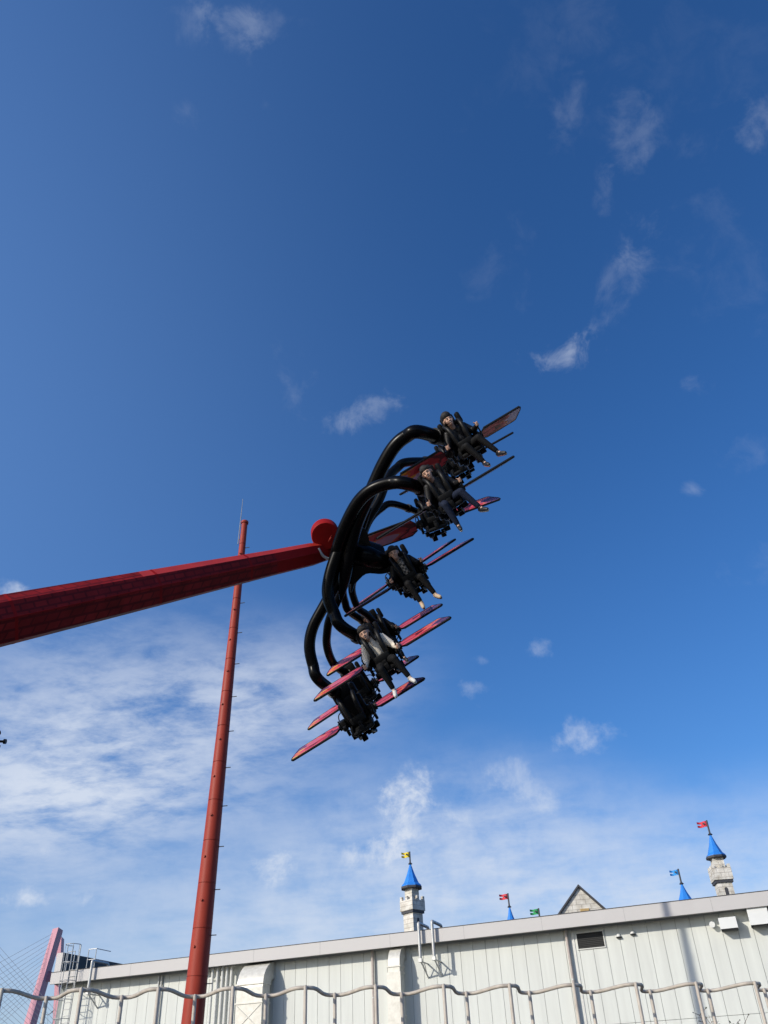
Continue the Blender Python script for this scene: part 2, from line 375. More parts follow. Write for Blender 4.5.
# black louvre
a = wl(576.5, 935); b = wl(605, 946)
bm = BM(); x0, x1 = a[0] - sL, b[0] - sL; z0, z1 = wl(590, 948)[1], wl(590, 932.5)[1]
box(bm, x0, x1, -.02, .055, z0, z1)
for k in range(9):
    z = z0 + (z1 - z0) * (k + .5) / 9
    box(bm, x0 + .02, x1 - .02, -.05, -.021, z - .015, z + .02, M=None)
lv = build('louvre', bm, M_dark, hall, False)
bm = BM()
for q in ((x0 - .04, x0, z0 - .04, z1 + .04), (x1, x1 + .04, z0 - .04, z1 + .04), (x0, x1, z0 - .04, z0), (x0, x1, z1, z1 + .04)): box(bm, q[0], q[1], -.045, -.001, q[2], q[3])
build('louvre_frame', bm, M_pipe, lv, False)

# downpipes
def downpipe(label, px, ptop, r=.065, mat_=M_down):
    t, s, z = wall_empty('downpipe', label, 'pipe', px, ptop, 'rainwater downpipes on the hall')
    t.location = WO + we * s
    bm = BM(); tube(bm, [(0, -.16, 0.02), (0, -.16, zb + .02)], r, 16); build('pipe', bm, mat_, t)
    for zc in (1.0, 2.6, 4.2, 5.8):
        if zc < z:
            bm = BM(); tube(bm, [(0, -.16, zc), (0, -.16, zc + .06)], r + .012, 16); box(bm, -.03, .03, -.09, -.001, zc, zc + .05); build('bracket', bm, M_galv, t)
    return t
downpipe('beige downpipe beside the narrow stepped duct', 374.5, 985)
downpipe('beige downpipe beside the black louvre', 571.5, 965)
# grey cover strip beside the right downpipe
s, z = wl(577.5, 965)
bm = BM(); box(bm, s - sL - .035, s - sL + .035, -.03, -.001, 0, zb + .03); build('cover_strip', bm, M_galv, hall, False)

# pipe bundle
pb, s0, z = wall_empty('pipe_bundle', 'row of five white upright pipes beside the large duct', 'pipes', 221, 968)
pb.location = WO + we * s0
ztop = wl(221, 966, .3)[1]
for k, px in enumerate((211.5, 216.5, 221.5, 226, 230.5)):
    sx = wl(px, 990, .3)[0] - s0
    bm = BM(); tube(bm, spline([(sx, -.3, .02), (sx, -.3, ztop - .35), (sx, -.3, ztop - .12), (sx, -.22, ztop - .02), (sx, -.1, ztop), (sx, -.001, ztop)], 4), .068, 14); build('pipe', bm, M_pipe, pb)
for zc in (1.5, 3.6, ztop - .5):
    bm = BM(); box(bm, -.55, .55, -.232, -.19, zc, zc + .05); build('pipe_rack', bm, M_galv, pb, False)
# conduit pair
cp, s0, z = wall_empty('conduit', 'pair of slim grey conduits left of the red mast', 'pipe', 161, 985)
cp.location = WO + we * s0; ztop = wl(162, 983, .12)[1]
for dx in (-.09, .08):
    bm = BM(); tube(bm, spline([(dx, -.1, .02), (dx, -.1, ztop - .2), (dx, -.09, ztop - .04), (dx, -.001, ztop)], 4), .045, 12); build('pipe', bm, M_galv, cp)

# ducts that rise off the wall and elbow back into it
def duct(label, pxl, pxr, pytop, stand, steps, gap=.0):
    s0 = wl(pxl, 1000, stand)[0]; s1 = wl(pxr, 1000, stand)[0]; w = s1 - s0
    t = thing('ventilation_duct', label, 'duct', WO + we * s0, WR, 'sheet metal ducts on the hall wall')
    zt_ = wl((pxl + pxr) / 2, pytop, .1)[1]
    dep = .62 * stand; cz = zt_ - stand                # elbow centre height
    bm = BM(); box(bm, 0, w, -stand, -stand + dep, .02, cz); 
    build('duct_riser', bm, M_duct, t, False)
    bm = BM(); n = 7; prev = None
    for k in range(n + 1):
        a = math.pi / 2 * k / n; ri, ro = stand - dep, stand
        ring = [bm.verts.new((x, -math.cos(a) * r_, cz + .003 + math.sin(a) * r_)) for x, r_ in ((0, ro), (w, ro), (w, ri), (0, ri))]
        if prev:
            for j in range(4): bm.faces.new((prev[j], prev[(j + 1) % 4], ring[(j + 1) % 4], ring[j]))
        prev = ring
    build('elbow', bm, M_duct, t, True, angle=50)
    bm = BM(); box(bm, -.06, w + .06, -.05, -.001, cz + stand - dep - .06, zt_ + .05); 
    build('wall_flange', bm, M_duct, t, False)
    for zc in steps:
        z = wl((pxl + pxr) / 2, zc, stand)[1]
        bm = BM(); box(bm, -.04, w + .04, -stand - .035, -stand + dep + .035, z - .03, z + .03); build('joint_flange', bm, M_duct, t, False)
    return t, w, stand, cz
d1, w1, st, cz = duct('large cream duct with an elbow into the wall, right of the white pipes', 236, 262, 964.5, 1.15, (984, 1003))
z0 = wl(250, 1030, 1.15)[1]; z1 = wl(250, 1005, 1.15)[1]
bm = BM()
for (xa, za, xb, zb_) in ((.06, z0, w1 - .06, z1), (.06, z1, w1 - .06, z0)):
    tube(bm, [(xa, -st - .004, za), (xb, -st - .004, zb_)], .018, 8)
build('cross_brace', bm, M_duct, d1)
d2, w2, st2, cz2 = duct('narrow cream stepped duct beside the downpipe', 389, 401, 947, .85, (966, 972.5, 1016))
z0 = wl(395, 972, .85)[1]
bm = BM(); box(bm, -.05, w2 + .05, -st2 - .06, -st2 - .001, z0 - 3.2, z0, .01); build('front_casing', bm, M_duct, d2, False)

# hooked roof rails on brackets
def roof_rail(label, px, pytop, pybot, group):
    s0, zt_ = wl(px, pytop, .95); sb_, zb2 = wl(px, pybot, .95); sx = (s0 + wl(px, pybot, .95)[0]) / 2
    t = thing('roof_rail', label, 'handrail', WO + we * sx, WR, group)
    bm = BM(); tube(bm, spline([(0, -.95, zb2), (0, -.95, zt_ - .3), (0, -.95, zt_ - .1), (0, -.93, zt_ - .02), (0, -.8, zt_), (0, .2, zt_), (0, .35, zt_ - .05), (0, .4, zt_ - .2), (0, .4, zt + .035)], 4), .072, 12)
    build('post', bm, M_galv, t)
    bm = BM(); tube(bm, [(0, -.95, zb2 + .02), (0, -.001, zb2 + .02)], .035, 10); tube(bm, [(0, -.86, zb2), (.0, -.001, zb2 - .55)], .035, 10); tube(bm, [(0, -.45, zb2), (0, -.2, zb2 - .40)], .022, 8)
    build('bracket', bm, M_galv, t)
    bm = BM(); box(bm, -.085, .085, -1.03, -.87, zb2 - .02, zb2 + .14, .01); build('clamp', bm, M_galv, t, False)
    return t
roof_rail('hooked grey roof rail, the left one of the close pair above the narrow duct', 419.5, 923, 962, 'hooked rails over the roof edge')
roof_rail('hooked grey roof rail, the right one of the close pair beside the roof hatch', 433, 921, 960, 'hooked rails over the roof edge')
roof_rail('hooked grey roof rail standing alone near the ladder cage', 90, 961, 994, 'hooked rails over the roof edge')

# caged ladder at the left end
s0, zc_ = wl(73, 945, .9); 
lad = thing('caged_ladder', 'grey roof ladder with safety cage at the left end of the hall', 'ladder', WO + we * wl(72, 990, .6)[0], WR)
ztop = zc_
for sx in (-.25, .25):
    bm = BM(); tube(bm, [(sx, -.75, .3), (sx, -.75, ztop)], .03, 10); build('rail', bm, M_galv, lad)
z = .5
while z < ztop - .9:
    bm = BM(); tube(bm, [(-.25, -.75, z), (.25, -.75, z)], .016, 8); build('rung', bm, M_galv, lad); z += .3
for z in [ztop - .02 - i * .85 for i in range(7)]:
    bm = BM(); tube(bm, spline([(-.25, -.75, z), (-.38, -1.0, z), (-.25, -1.35, z), (0, -1.45, z), (.25, -1.35, z), (.38, -1.0, z), (.25, -.75, z)], 4), .018, 8); build('cage_hoop', bm, M_galv, lad)
for a, b in ((-.38, -1.0), (-.25, -1.35), (0, -1.46), (.25, -1.35), (.38, -1.0)):
    bm = BM(); tube(bm, [(a, b, ztop - 5.1), (a, b, ztop)], .014, 8); build('cage_bar', bm, M_galv, lad)
bm = BM()
for z in (1.2, 3.2, 5.0):
    for sx in (-.25, .25): tube(bm, [(sx, -.75, z), (sx, -.001, z)], .02, 8)
build('stand_off', bm, M_galv, lad)
# roof edge guard rail beside the ladder
p = [(-.9, -.3), (-.45, -.3), (.45, -.3), (.95, -.3)]
for half in (p[:2], p[2:]):
    bm = BM()
    for x, y in half: tube(bm, [(x, y, zt + .035), (x, y, zt + 1.0)], .022, 8)
    for zz_ in (.5, 1.0): tube(bm, [(half[0][0], -.3, zt + zz_), (half[1][0], -.3, zt + zz_)] + ([(.95, .9, zt + zz_)] if half[0][0] > 0 else []), .02, 8)
    build('guard_rail', bm, M_galv, lad)

# small hoods and box hoods
def small_hood(label, px, py, r=.11):
    t, s, z = wall_empty('wall_vent', label, 'vent', px, py, 'small white wall vents')
    bm = BM(); n = 10; prev = None
    for k in range(n + 1):                              # quarter dome cowl, open below
        a = math.pi / 2 * k / n
        ring = [bm.verts.new((math.cos(math.pi * j / 12) * r, -math.sin(a) * math.sin(math.pi * j / 12) * r * 1.5 - .002, math.cos(a) * math.sin(math.pi * j / 12) * r * 1.2)) for j in range(13)]
        if prev:
            for j in range(12):
                try: bm.faces.new((prev[j], prev[j + 1], ring[j + 1], ring[j]))
                except Exception: pass
        prev = ring
    bmesh.ops.remove_doubles(bm, verts=bm.verts, dist=1e-4)
    build('cowl', bm, M_white, t)
    bm = BM(); box(bm, -r * .95, r * .95, -r * 1.25, -.003, -.05, -.002, .01); build('grille', bm, M_dark, t, False)
small_hood('small white cowl vent nearest the black louvre', 619, 937)
small_hood('small white cowl vent under the fascia, right of another like it', 633, 934)
t, s, z = wall_empty('round_vent', 'small white stub vent left of the box hood', 'vent', 712.5, 925)
bm = BM(); tube(bm, [(0, -.001, 0), (0, -.26, -.02)], .10, 20); build('stub', bm, M_white, t)
bm = BM(); tube(bm, [(0, -.262, -.02), (0, -.30, -.023)], .115, 20); build('cap', bm, M_white, t)
def box_hood(label, x0, x1, y0, y1, dep):
    sa, za = wl(x0, y1, dep); sb, zb_ = wl(x1, y0, dep)
    za = wl((x0 + x1) / 2, y1, dep)[1]; zb_ = wl((x0 + x1) / 2, y0, dep)[1]; sa = wl(x0, (y0 + y1) / 2, dep)[0]; sb = wl(x1, (y0 + y1) / 2, dep)[0]
    t = thing('box_hood', label, 'vent hood', WO + we * sa + Vector((0, 0, za)), WR, 'white box hoods under the fascia')
    w, h = sb - sa, zb_ - za; th = .02
    bm = BM(); box(bm, 0, w, -dep, -dep + th, 0, h, .004, seg=1); box(bm, 0, th, -dep + th + .002, -.001, 0, h); box(bm, w - th, w, -dep + th + .002, -.001, 0, h); box(bm, th + .002, w - th - .002, -dep + th + .002, -.001, h - th, h)
    build('hood', bm, M_white, t, False)
    bm = BM(); box(bm, th + .004, w - th - .004, -dep + th + .004, -.004, .06, .075); build('filter', bm, M_dark, t, False)
box_hood('white box hood beside the small stub vent', 719, 737, 917, 928.5, .62)
box_hood('white box hood at the right edge of the picture, touching the fascia', 748, 769, 907, 924.5, .62)

# ---------------------------------------------------------------- red mast
base = at(188.5, 1030, 1.0) - EYE
def mast_shadow(D):
    q = Vector((base.x, base.y, 0)).normalized() * D; sh = -Vector((sun_dir.x, sun_dir.y, 0)).normalized()
    p = q + sh * ((DN - q.dot(wnrm)) / sh.dot(wnrm)) + Vector((0, 0, 6)); c = CR.transposed() @ (p - EYE); return 384 + c.x / -c.z * F
MD = min((24 + i * .1 for i in range(150)), key=lambda D: abs(mast_shadow(D) - 682))  # stands where its shadow falls on the hall;                                              # metres along the ground
k = MD / math.hypot(base.x, base.y); mx_, my_ = base.x * k, base.y * k
def mast_z(px, py): d = ray(px, py); return EYE.z + d.z * MD / math.hypot(d.x, d.y)
topz = mast_z(243, 525); MAST_LEAN = 1.4
mast = thing('red_mast', 'tall tapering rust red steel mast in front of the hall', 'mast', (mx_, my_, 0))
def dia(px_w, px, py):
    d = CR.transposed() @ (Vector((mx_, my_, mast_z(px, py))) - EYE); return px_w * (-d.z) / F
zr = [(0, dia(22, 190, 1024) * 1.05), (mast_z(189, 1024), dia(22.3, 189, 1024)), (mast_z(203, 880), dia(17.6, 203, 880)), (mast_z(213.5, 780), dia(14.2, 213, 780)), (mast_z(233, 620), dia(8.6, 233, 620)), (topz, dia(5.8, 244, 525))]
def mrad(z):
    for (a, da), (b, db) in zip(zr, zr[1:]):
        if z <= b: return (da + (db - da) * (z - a) / (b - a)) / 2
    return zr[-1][1] / 2
seg = 1.18; z = 0; i = 0; prof = []
while z < topz:
    z2 = min(z + seg, topz); bm = BM()
    r0, r1 = mrad(z), mrad(z2)
    prof += [(r0, z), (r1 , z2 - .022), (r1 - .016, z2 - .020), (r1 - .016, z2)]
    z = z2
bm = BM(); lathe(bm, prof, 20); build('shaft', bm, M_red, mast)
vx = Vector((math.cos(R(-12)), math.sin(R(-12)), 0))
nb = 0
for i in range(int(topz / seg)):
    z = (i + .85) * seg; r = mrad(z)
    if z > topz - .4: break
    bm = BM(); tube(bm, [vx * (r - .02) + Vector((0, 0, z)), vx * (r + .17) + Vector((0, 0, z))], .014, 6); build('step_bolt', bm, M_trim, mast)
    fx = Vector((math.cos(R(-115 + (i % 2) * 14)), math.sin(R(-115 + (i % 2) * 14)), 0))
    bm = BM(); tube(bm, [fx * (r - .02) + Vector((0, 0, z - .3)), fx * (r + .04) + Vector((0, 0, z - .3))], .035, 8); build('lug', bm, M_red, mast)
bm = BM(); lathe(bm, [(mrad(topz) + .03, topz + .002), (mrad(topz) + .03, topz + .09), (.03, topz + .11)], 20); build('cap', bm, M_red, mast)
rz0, rz1 = mast_z(238, 545), mast_z(244, 500)
ro = Vector((-mrad(topz) - .06, 0, 0))
bm = BM(); tube(bm, [ro + Vector((0, 0, rz0)), ro + Vector((0, 0, (rz0 + rz1) / 2)), ro + Vector((0, 0, rz1))], [.018, .016, .008], 8); build('lightning_rod', bm, M_rod, mast)
bm = BM()
for z in (rz0 + .2, topz - .1): tube(bm, [ro + Vector((0, 0, z)), Vector((-.02, 0, z))], .02, 6)
build('rod_clamp', bm, M_metal, mast)
bm = BM(); lathe(bm, [(.85, .002), (.85, .12), (.5, .13)], 24); build('base_flange', bm, M_red, mast)
mast.rotation_euler = (0, R(MAST_LEAN), 0); print('MD', MD)

# ---------------------------------------------------------------- ride arm
def cam_vec(x, y, z): return (CR @ Vector((x, y, z)))
HUB_D = 17.9
A1 = at(327, 551.5, HUB_D - .15); A0 = at(0, 622, 12.3)
ad = (A1 - A0).normalized(); A00 = A0 - ad * 4.6
arm = thing('ride_boom', 'long dark red ride boom with a scale pattern, rising from the left', 'ride boom', A00)
view = (EYE - A0).normalized(); up_ = (Vector((0, 0, 1)) - ad.z * ad).normalized(); side = ad.cross(up_).normalized()
if side.dot(EYE - A0) < 0: side = -side
def arm_sec(p, h, w):
    # six sided box: flat top, sloping upper flank, lower flank
    return [p + side * x * w + up_ * y * h for x, y in ((.30, .50), (.50, .27), (.50, -.10), (.12, -.5), (-.12, -.5), (-.5, -.1), (-.5, .27), (-.30, .5))]
secs = []
L = (A1 - A00).length
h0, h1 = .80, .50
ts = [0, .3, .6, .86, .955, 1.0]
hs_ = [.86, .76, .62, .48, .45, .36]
def np_interp(t, xs, ys):
    for i in range(len(xs) - 1):
        if t <= xs[i + 1]: return ys[i] + (ys[i + 1] - ys[i]) * (t - xs[i]) / (xs[i + 1] - xs[i])
bm = BM(); rings = []
for t, h in zip(ts, hs_): rings.append([bm.verts.new(v) for v in arm_sec(A00 + ad * L * t, h, h * .86)])
for ri, (a, b) in enumerate(zip(rings, rings[1:])):
    for j in range(8):
        f = bm.faces.new((a[j], a[(j + 1) % 8], b[(j + 1) % 8], b[j]))
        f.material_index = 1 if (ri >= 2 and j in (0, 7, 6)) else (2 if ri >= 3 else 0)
bm.faces.new(rings[0]); bm.faces.new(rings[-1][::-1])
bmesh.ops.recalc_face_normals(bm, faces=bm.faces)
# a local frame along the arm keeps the painted scales aligned with it
armR = Matrix((ad, -side, up_)).transposed()
arm.matrix_world = Matrix.Translation(A00) @ armR.to_4x4()
bpy.context.view_layer.update()
for v in bm.verts: v.co = armR.transposed() @ (v.co - A00)
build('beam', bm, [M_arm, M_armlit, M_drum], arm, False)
bm = BM()
for y in (-.22,):
    pts = [armR.transposed() @ (A00 + ad * L * t - A00 + side * (h * .86 * .5 * .999) + up_ * h * -.10) for t, h in zip(ts[:-1], hs_[:-1])]
    tube(bm, pts, .012, 6)
build('weld_seam', bm, M_drum, arm)
for t in (.18, .40, .62, .80):
    h = np_interp(t, ts, hs_) * 1.004; bm = BM(); a_, b_ = [], []
    for v in arm_sec(A00 + ad * (L * t), h, h * .86): a_.append(bm.verts.new(armR.transposed() @ (v - A00)))
    for v in arm_sec(A00 + ad * (L * t + .05), h, h * .86): b_.append(bm.verts.new(armR.transposed() @ (v - A00)))
    for j in range(8): bm.faces.new((a_[j], a_[(j + 1) % 8], b_[(j + 1) % 8], b_[j]))
    build('joint_band', bm, M_drum, arm, False)
# drum at the end of the arm
dax = cam_vec(-.12, .22, -.97).normalized(); DC = at(325.5, 536, HUB_D - .45)
bm = BM(); tube(bm, [DC, DC + dax * .02, DC + dax * .34], [.285, .30, .30], 40); build('drum', bm, M_drum, arm, world=True)
bm = BM(); tube(bm, [DC + dax * .17, at(344, 541, HUB_D + .1)], [.22, .25], 32); build('drum_neck', bm, M_armlit, arm, world=True)
kk = at(324, 553, HUB_D - .55)
bm = BM(); tube(bm, spline([kk + cam_vec(-.12, .1, 0), kk + cam_vec(-.02, -.06, 0), kk + cam_vec(.12, -.12, -.05), kk + cam_vec(.2, .0, -.2)], 5),   .03, 10); build('hose', bm, M_galv, arm, world=True)
# pylon outside the picture that carries the arm
pp = A00 - ad * .2
pyl = thing('ride_pylon', 'red ride pylon carrying the lower end of the boom', 'pylon', (pp.x, pp.y, 0))
bm = BM(); lathe(bm, [(.75, 0.002), (.7, max(.5, pp.z - .7)), (.55, max(.6, pp.z - .45))], 24); build('column', bm, M_drum, pyl)

# ---------------------------------------------------------------- gondola frame
PHI, TH, PSI = R(31), R(-2), R(4)
lx = Vector((math.cos(PSI), math.sin(PSI) * math.sin(TH), -math.sin(PSI) * math.cos(TH)))
fwd = Vector((math.sin(PSI), -math.cos(PSI) * math.sin(TH), math.cos(PSI) * math.cos(TH)))
def roll(v): return Vector((v.x * math.cos(PHI) - v.y * math.sin(PHI), v.x * math.sin(PHI) + v.y * math.cos(PHI), v.z))
lx, fwd = CR @ roll(lx), CR @ roll(fwd); uz = lx.cross(-fwd) * 1.0
uz = (lx.cross(-fwd)).normalized()
SR = Matrix((lx, -fwd, uz)).transposed()                # seat frame: x lateral, -y the way the rider faces, z up

seats = [  # wing centre in the picture, depth, left and right wing pitch, tube radius, row
    ('a', 464, 445, 17.2, 50, 34), ('c', 445, 498, 16.5, 1, 1), ('e', 409, 577, 17.7, 0, -2), ('f', 382, 657, 16.7, -9, -10), ('i', 358, 717, 17.2, -9, -8),
    ('b', 456, 464, 20.4, 0, -2), ('d', 433, 520, 20.2, 50, -26), ('k', 402, 575, 20.6, -1, -2), ('g', 384, 638, 19.7, -15, -10), ('j', 363, 691, 20.2, -9, -9)]
SEATP, SEATR, ROLL = {}, {}, {'d': 11, 'k': -3, 'j': -2, 'b': 2}
for k_, px, py, d, pl, pr in seats:
    SEATR[k_] = SR @ Matrix.Rotation(R(ROLL.get(k_, 0)), 3, 'Y'); SEATP[k_] = at(px, py, d) - SEATR[k_] @ Vector((0, .05, .15))
MOUNT = Vector((0, .42, .28))

gon = thing('ride_gondola', 'black gondola frame of curved tubes fanning out from the hub of the arm', 'ride gondola', at(351, 552, HUB_D))
bpy.context.view_layer.update()
paths = {
    'a': (.145, [(341, 600), (346, 568), (356, 525), (373, 487), (383, 465), (394, 447), (406, 436.5), (420, 432)], 17.3, 16.9),
    'c': (.135, [(333, 582), (335, 560), (340, 540), (348, 520), (359, 501), (373, 489), (391, 483), (408, 484)], 17.4, 16.5),
    'e': (.150, [(350, 552), (372, 558)], 17.9, 17.6),
    'f': (.125, [(357, 508), (345, 535), (335, 559), (329, 579), (328, 596), (334, 613), (343, 627.5)], 17.4, 16.7),
    'i': (.118, [(359, 535), (348, 560), (336, 584), (324, 606), (313, 627), (309.5, 646), (313, 665), (320, 681)], 17.5, 17.0),
    'b': (.110, [(351, 592), (356, 560), (366, 524), (379, 500), (387.5, 479), (397, 468), (409, 462)], 18.4, 19.8),
    'd': (.085, [(355, 580), (358, 558), (363, 537), (370, 520), (381, 509), (394, 504)], 18.5, 19.9),
    'k': (.100, [(354, 556), (372, 562)], 18.6, 20.0),
    'g': (.09, [(371, 508), (357, 540), (348, 563), (343, 587), (345, 602), (351, 613)], 18.4, 19.5),
    'j': (.10, [(364, 540), (354, 565), (342, 590), (330, 618), (327, 634), (327, 646), (331, 659), (338, 668)], 18.4, 20.0)}
for k_, (r, pts, da, db) in paths.items():
    n = len(pts); P = [at(x, y, da + (db - da) * (i / (n - 1)) ** 1.0) for i, (x, y) in enumerate(pts)]
    m = SEATP[k_] + SEATR[k_] @ MOUNT
    P += [m + SEATR[k_] @ Vector((0, .30, .02)), m]
    sp = spline(P, 8); rr = [r] * len(sp)
    for q in range(10): rr[-1 - q] = r * (.80 + .02 * q)
    for q in range(8): rr[q] = r * math.sin(R(12 + 78 * q / 8))
    if k_ in 'ek': rr = [r * (1.9 - 1.1 * min(1, i / (len(sp) * .7))) for i in range(len(sp))]
    bm = BM(); tube(bm, sp, rr, 20); st_ = build('support_tube', bm, M_black, gon, world=True)
    bm = BM(); q0, q1 = sp[-14], sp[-13]; dq = (q1 - q0).normalized(); tube(bm, [q0, q0 + dq * .05], [r * 1.22] * 2, 20); tube(bm, [q0 + dq * .056, q0 + dq * .10], [r * 1.22] * 2, 20)
    fg = build('flange', bm, M_rubber, gon, world=True); fg.parent = st_; fg.matrix_basis = Matrix.Identity(4)
# second inner brace on the far side
P = [at(x, y, 18.3 + i * .2) for i, (x, y) in enumerate([(358, 556), (356, 571), (352, 587), (354, 599), (359, 609), (366, 614), (374, 622)])]
bm = BM(); tube(bm, spline(P, 8), .085, 16); build('brace_tube', bm, M_black, gon, world=True)
bm = BM(); hc = at(351, 552, HUB_D); hx_ = cam_vec(.8, -.2, -.55).normalized(); tube(bm, [hc - hx_ * .35, hc, hc + hx_ * .7], [.28, .36, .30], 32); build('hub', bm, M_black, gon, world=True)
for off, sc in ((17.7, 1), (18.5, .94)):
    c0 = [(344, 566), (347, 545), (356, 530), (366, 530), (372, 548), (386, 562), (392, 570), (382, 574), (366, 574), (354, 584), (345, 580)]
    cx = sum(p[0] for p in c0) / len(c0); cy = sum(p[1] for p in c0) / len(c0)
    poly = spline([at(cx + (x - cx) * sc, cy + (y - cy) * sc, off) for x, y in c0 + c0[:1]], 4)[:-1]
    bm = BM(); prism(bm, poly, dax * .06); build('gusset_plate', bm, M_black, gon, False, world=True)
bm = BM()
for (x, y) in ((360, 540), (354, 560), (366, 556), (374, 566)):
    p = at(x, y, 17.69); tube(bm, [p, p - dax * .035], .03, 8)
build('bolt', bm, M_rubber, gon, world=True)

# ---------------------------------------------------------------- winged seat
def make_seat():
    root = thing('winged_seat', 'x', 'ride seat')
    bm = BM()
    box(bm, -.23, .23, -.36, .16, -.12, -.03, .035); box(bm, -.25, -.19, -.34, .14, -.10, .06, .025); box(bm, .19, .25, -.34, .14, -.10, .06, .025); box(bm, -.05, .05, -.38, -.24, -.10, .05, .02)
    build('seat_pan', bm, M_pad, root)
    bm = BM(); box(bm, -.22, .22, .16, .26, -.10, .62, .04); box(bm, -.27, -.19, .06, .24, 0, .55, .03); box(bm, .19, .27, .06, .24, 0, .55, .03)
    build('backrest', bm, M_pad, root)
    bm = BM(); box(bm, -.15, .15, .18, .26, .58, .88, .04); box(bm, -.27, -.17, .08, .24, .56, .80, .045); box(bm, .17, .27, .06, .24, .58, .84, .045)
    build('headrest', bm, M_pad, root)
    bm = BM()
    for sx in (-1, 1): tube(bm, spline([(sx * .17, .24, .56), (sx * .17, .16, .66), (sx * .165, .02, .66), (sx * .15, -.12, .56), (sx * .14, -.18, .40), (sx * .13, -.19, .22), (sx * .12, -.2, .12)], 5), .050, 12)
    rs = build('shoulder_restraint', bm, M_rubber, root)
    bm = BM(); box(bm, -.16, .16, -.26, -.18, .08, .24, .03); box(bm, -.19, -.08, -.22, -.15, .22, .44, .03); box(bm, .08, .19, -.22, -.15, .22, .44, .03); box(bm, -.05, .05, -.27, -.17, -.02, .12, .02); build('lap_bar', bm, M_pad, rs)
    bm = BM(); box(bm, -.16, .16, .24, .42, .02, .48, .03); tube(bm, [(0, .26, .28), (0, .50, .28)], .16, 18); tube(bm, [(-.32, .33, .15), (.32, .33, .15)], .06, 14)
    build('back_mount', bm, M_black, root)
    for sx in (-1, 1):
        bm = BM(); box(bm, min(sx * .27, sx * .40), max(sx * .27, sx * .40), -.02, .20, .04, .26, .03); tube(bm, [(sx * .34, .09, .15), (sx * .45, .09, .15)], .08, 16); box(bm, min(sx * .29, sx * .37), max(sx * .29, sx * .37), -.20, -.02, .06, .16, .02); box(bm, min(sx * .30, sx * .36), max(sx * .30, sx * .36), .02, .14, -.10, .05, .015)
        hb = build('hinge_box', bm, M_rubber, root)
        bm = BM(); tube(bm, [(sx * .33, -.18, .12), (sx * .34, -.26, .13), (sx * .37, -.29, .18), (sx * .37, -.30, .34)], .016, 10); build('control_handle', bm, M_rubber, hb)
    bm = BM()
    for sx in (-1, 1):
        tube(bm, spline([(sx * .20, .14, -.12), (sx * .20, .10, -.22), (sx * .17, -.10, -.25), (sx * .12, -.26, -.16)], 4), .022, 10)
        box(bm, min(sx * .10, sx * .19), max(sx * .10, sx * .19), .0, .13, -.24, -.13, .012)
    tube(bm, [(-.2, .08, -.23), (.2, .08, -.23)], .024, 10); box(bm, -.08, .08, .02, .2, -.21, -.125, .012); box(bm, .02, .12, -.2, -.08, -.24, -.19, .01); box(bm, -.16, -.04, .05, .2, -.36, -.24, .015); box(bm, .08, .2, .1, .24, -.33, -.22, .015); box(bm, -.3, -.2, -.08, .1, -.2, -.08, .015); box(bm, .2, .32, -.1, .06, -.22, -.1, .015)
    build('under_frame', bm, M_black, root)
    bm = BM()
    for sx in (-1, 1):
        tube(bm, spline([(sx * .22, .3, .4), (sx * .36, .3, .34), (sx * .40, .24, .2), (sx * .38, .2, .05), (sx * .22, .25, -.08)], 5), .012, 8)
    build('cable', bm, M_rubber, root)
    for sx in (-1, 1):
        span = 1.15
        out = [(0, -.08), (.10, -.20), (span * .99, -.20), (span, -.17), (span * .985, -.10), (span * .84, .15), (span * .80, .165), (span * .4, .18), (.12, .18), (0, .10)]
        bm = BM(); vt = [bm.verts.new((sx * x, y, .022)) for x, y in out]; vb = [bm.verts.new((sx * x, y, -.022)) for x, y in out]
        ft = bm.faces.new(vt); fb = bm.faces.new(vb[::-1]); fb.material_index = 1
        for i in range(len(out)): bm.faces.new((vt[i], vb[i], vb[(i + 1) % len(out)], vt[(i + 1) % len(out)])).material_index = 2
        w = build('wing', bm, [M_wing, M_wingu, M_rubber], root, False); w.location = (sx * .44, .09, .15)
        pts = [(sx * x, y, 0) for x, y in out]
        bm = BM(); tube(bm, pts[1:] , .027, 8)
        build('edge_trim', bm, M_rubber, w)
    return root
proto = make_seat()
SEAT_LABEL = {
    'a': 'topmost winged ride seat, red and lilac wings tilted opposite ways',
    'c': 'winged ride seat carrying the rider in navy jeans, wings edge on',
    'e': 'winged ride seat in the middle, carrying the rider in a checked top',
    'f': 'winged ride seat carrying the rider in a cream jumper',
    'i': 'empty winged ride seat at the very bottom of the gondola',
    'b': 'empty far side ride seat half hidden below the topmost rider',
    'd': 'empty far side seat with a broad red flame wing behind the navy jeans rider',
    'k': 'empty far side ride seat hidden behind the rider in a checked top',
    'g': 'far side ride seat carrying the rider behind the one in a cream jumper',
    'j': 'empty far side ride seat just above and behind the lowest seat'}
bpy.context.view_layer.update()
seat_objs = {}
for i, (k_, px, py, d, pl, pr) in enumerate(seats):
    o = proto if i == 0 else copy_tree(proto)
    seat_objs[k_] = o
for (k_, px, py, d, pl, pr) in seats:
    o = seat_objs[k_]; o.matrix_world = Matrix.Translation(SEATP[k_]) @ SEATR[k_].to_4x4()
    o['label'] = SEAT_LABEL[k_]; o['group'] = 'winged seats on the ride gondola'; o['category'] = 'ride seat'
    for c in o.children:
        if c.name.startswith('wing'):
            c.rotation_euler = (-R(pl if c.location.x < 0 else pr), 0, 0)
            if k_ == 'a' and c.location.x < 0: c.scale.x = .9
            if k_ == 'a' and c.location.x > 0: c.scale = (.84, .82, 1)
            if k_ == 'd': c.scale = (1.28, 1.25, 1) if c.location.x < 0 else (1.1, 1, 1)

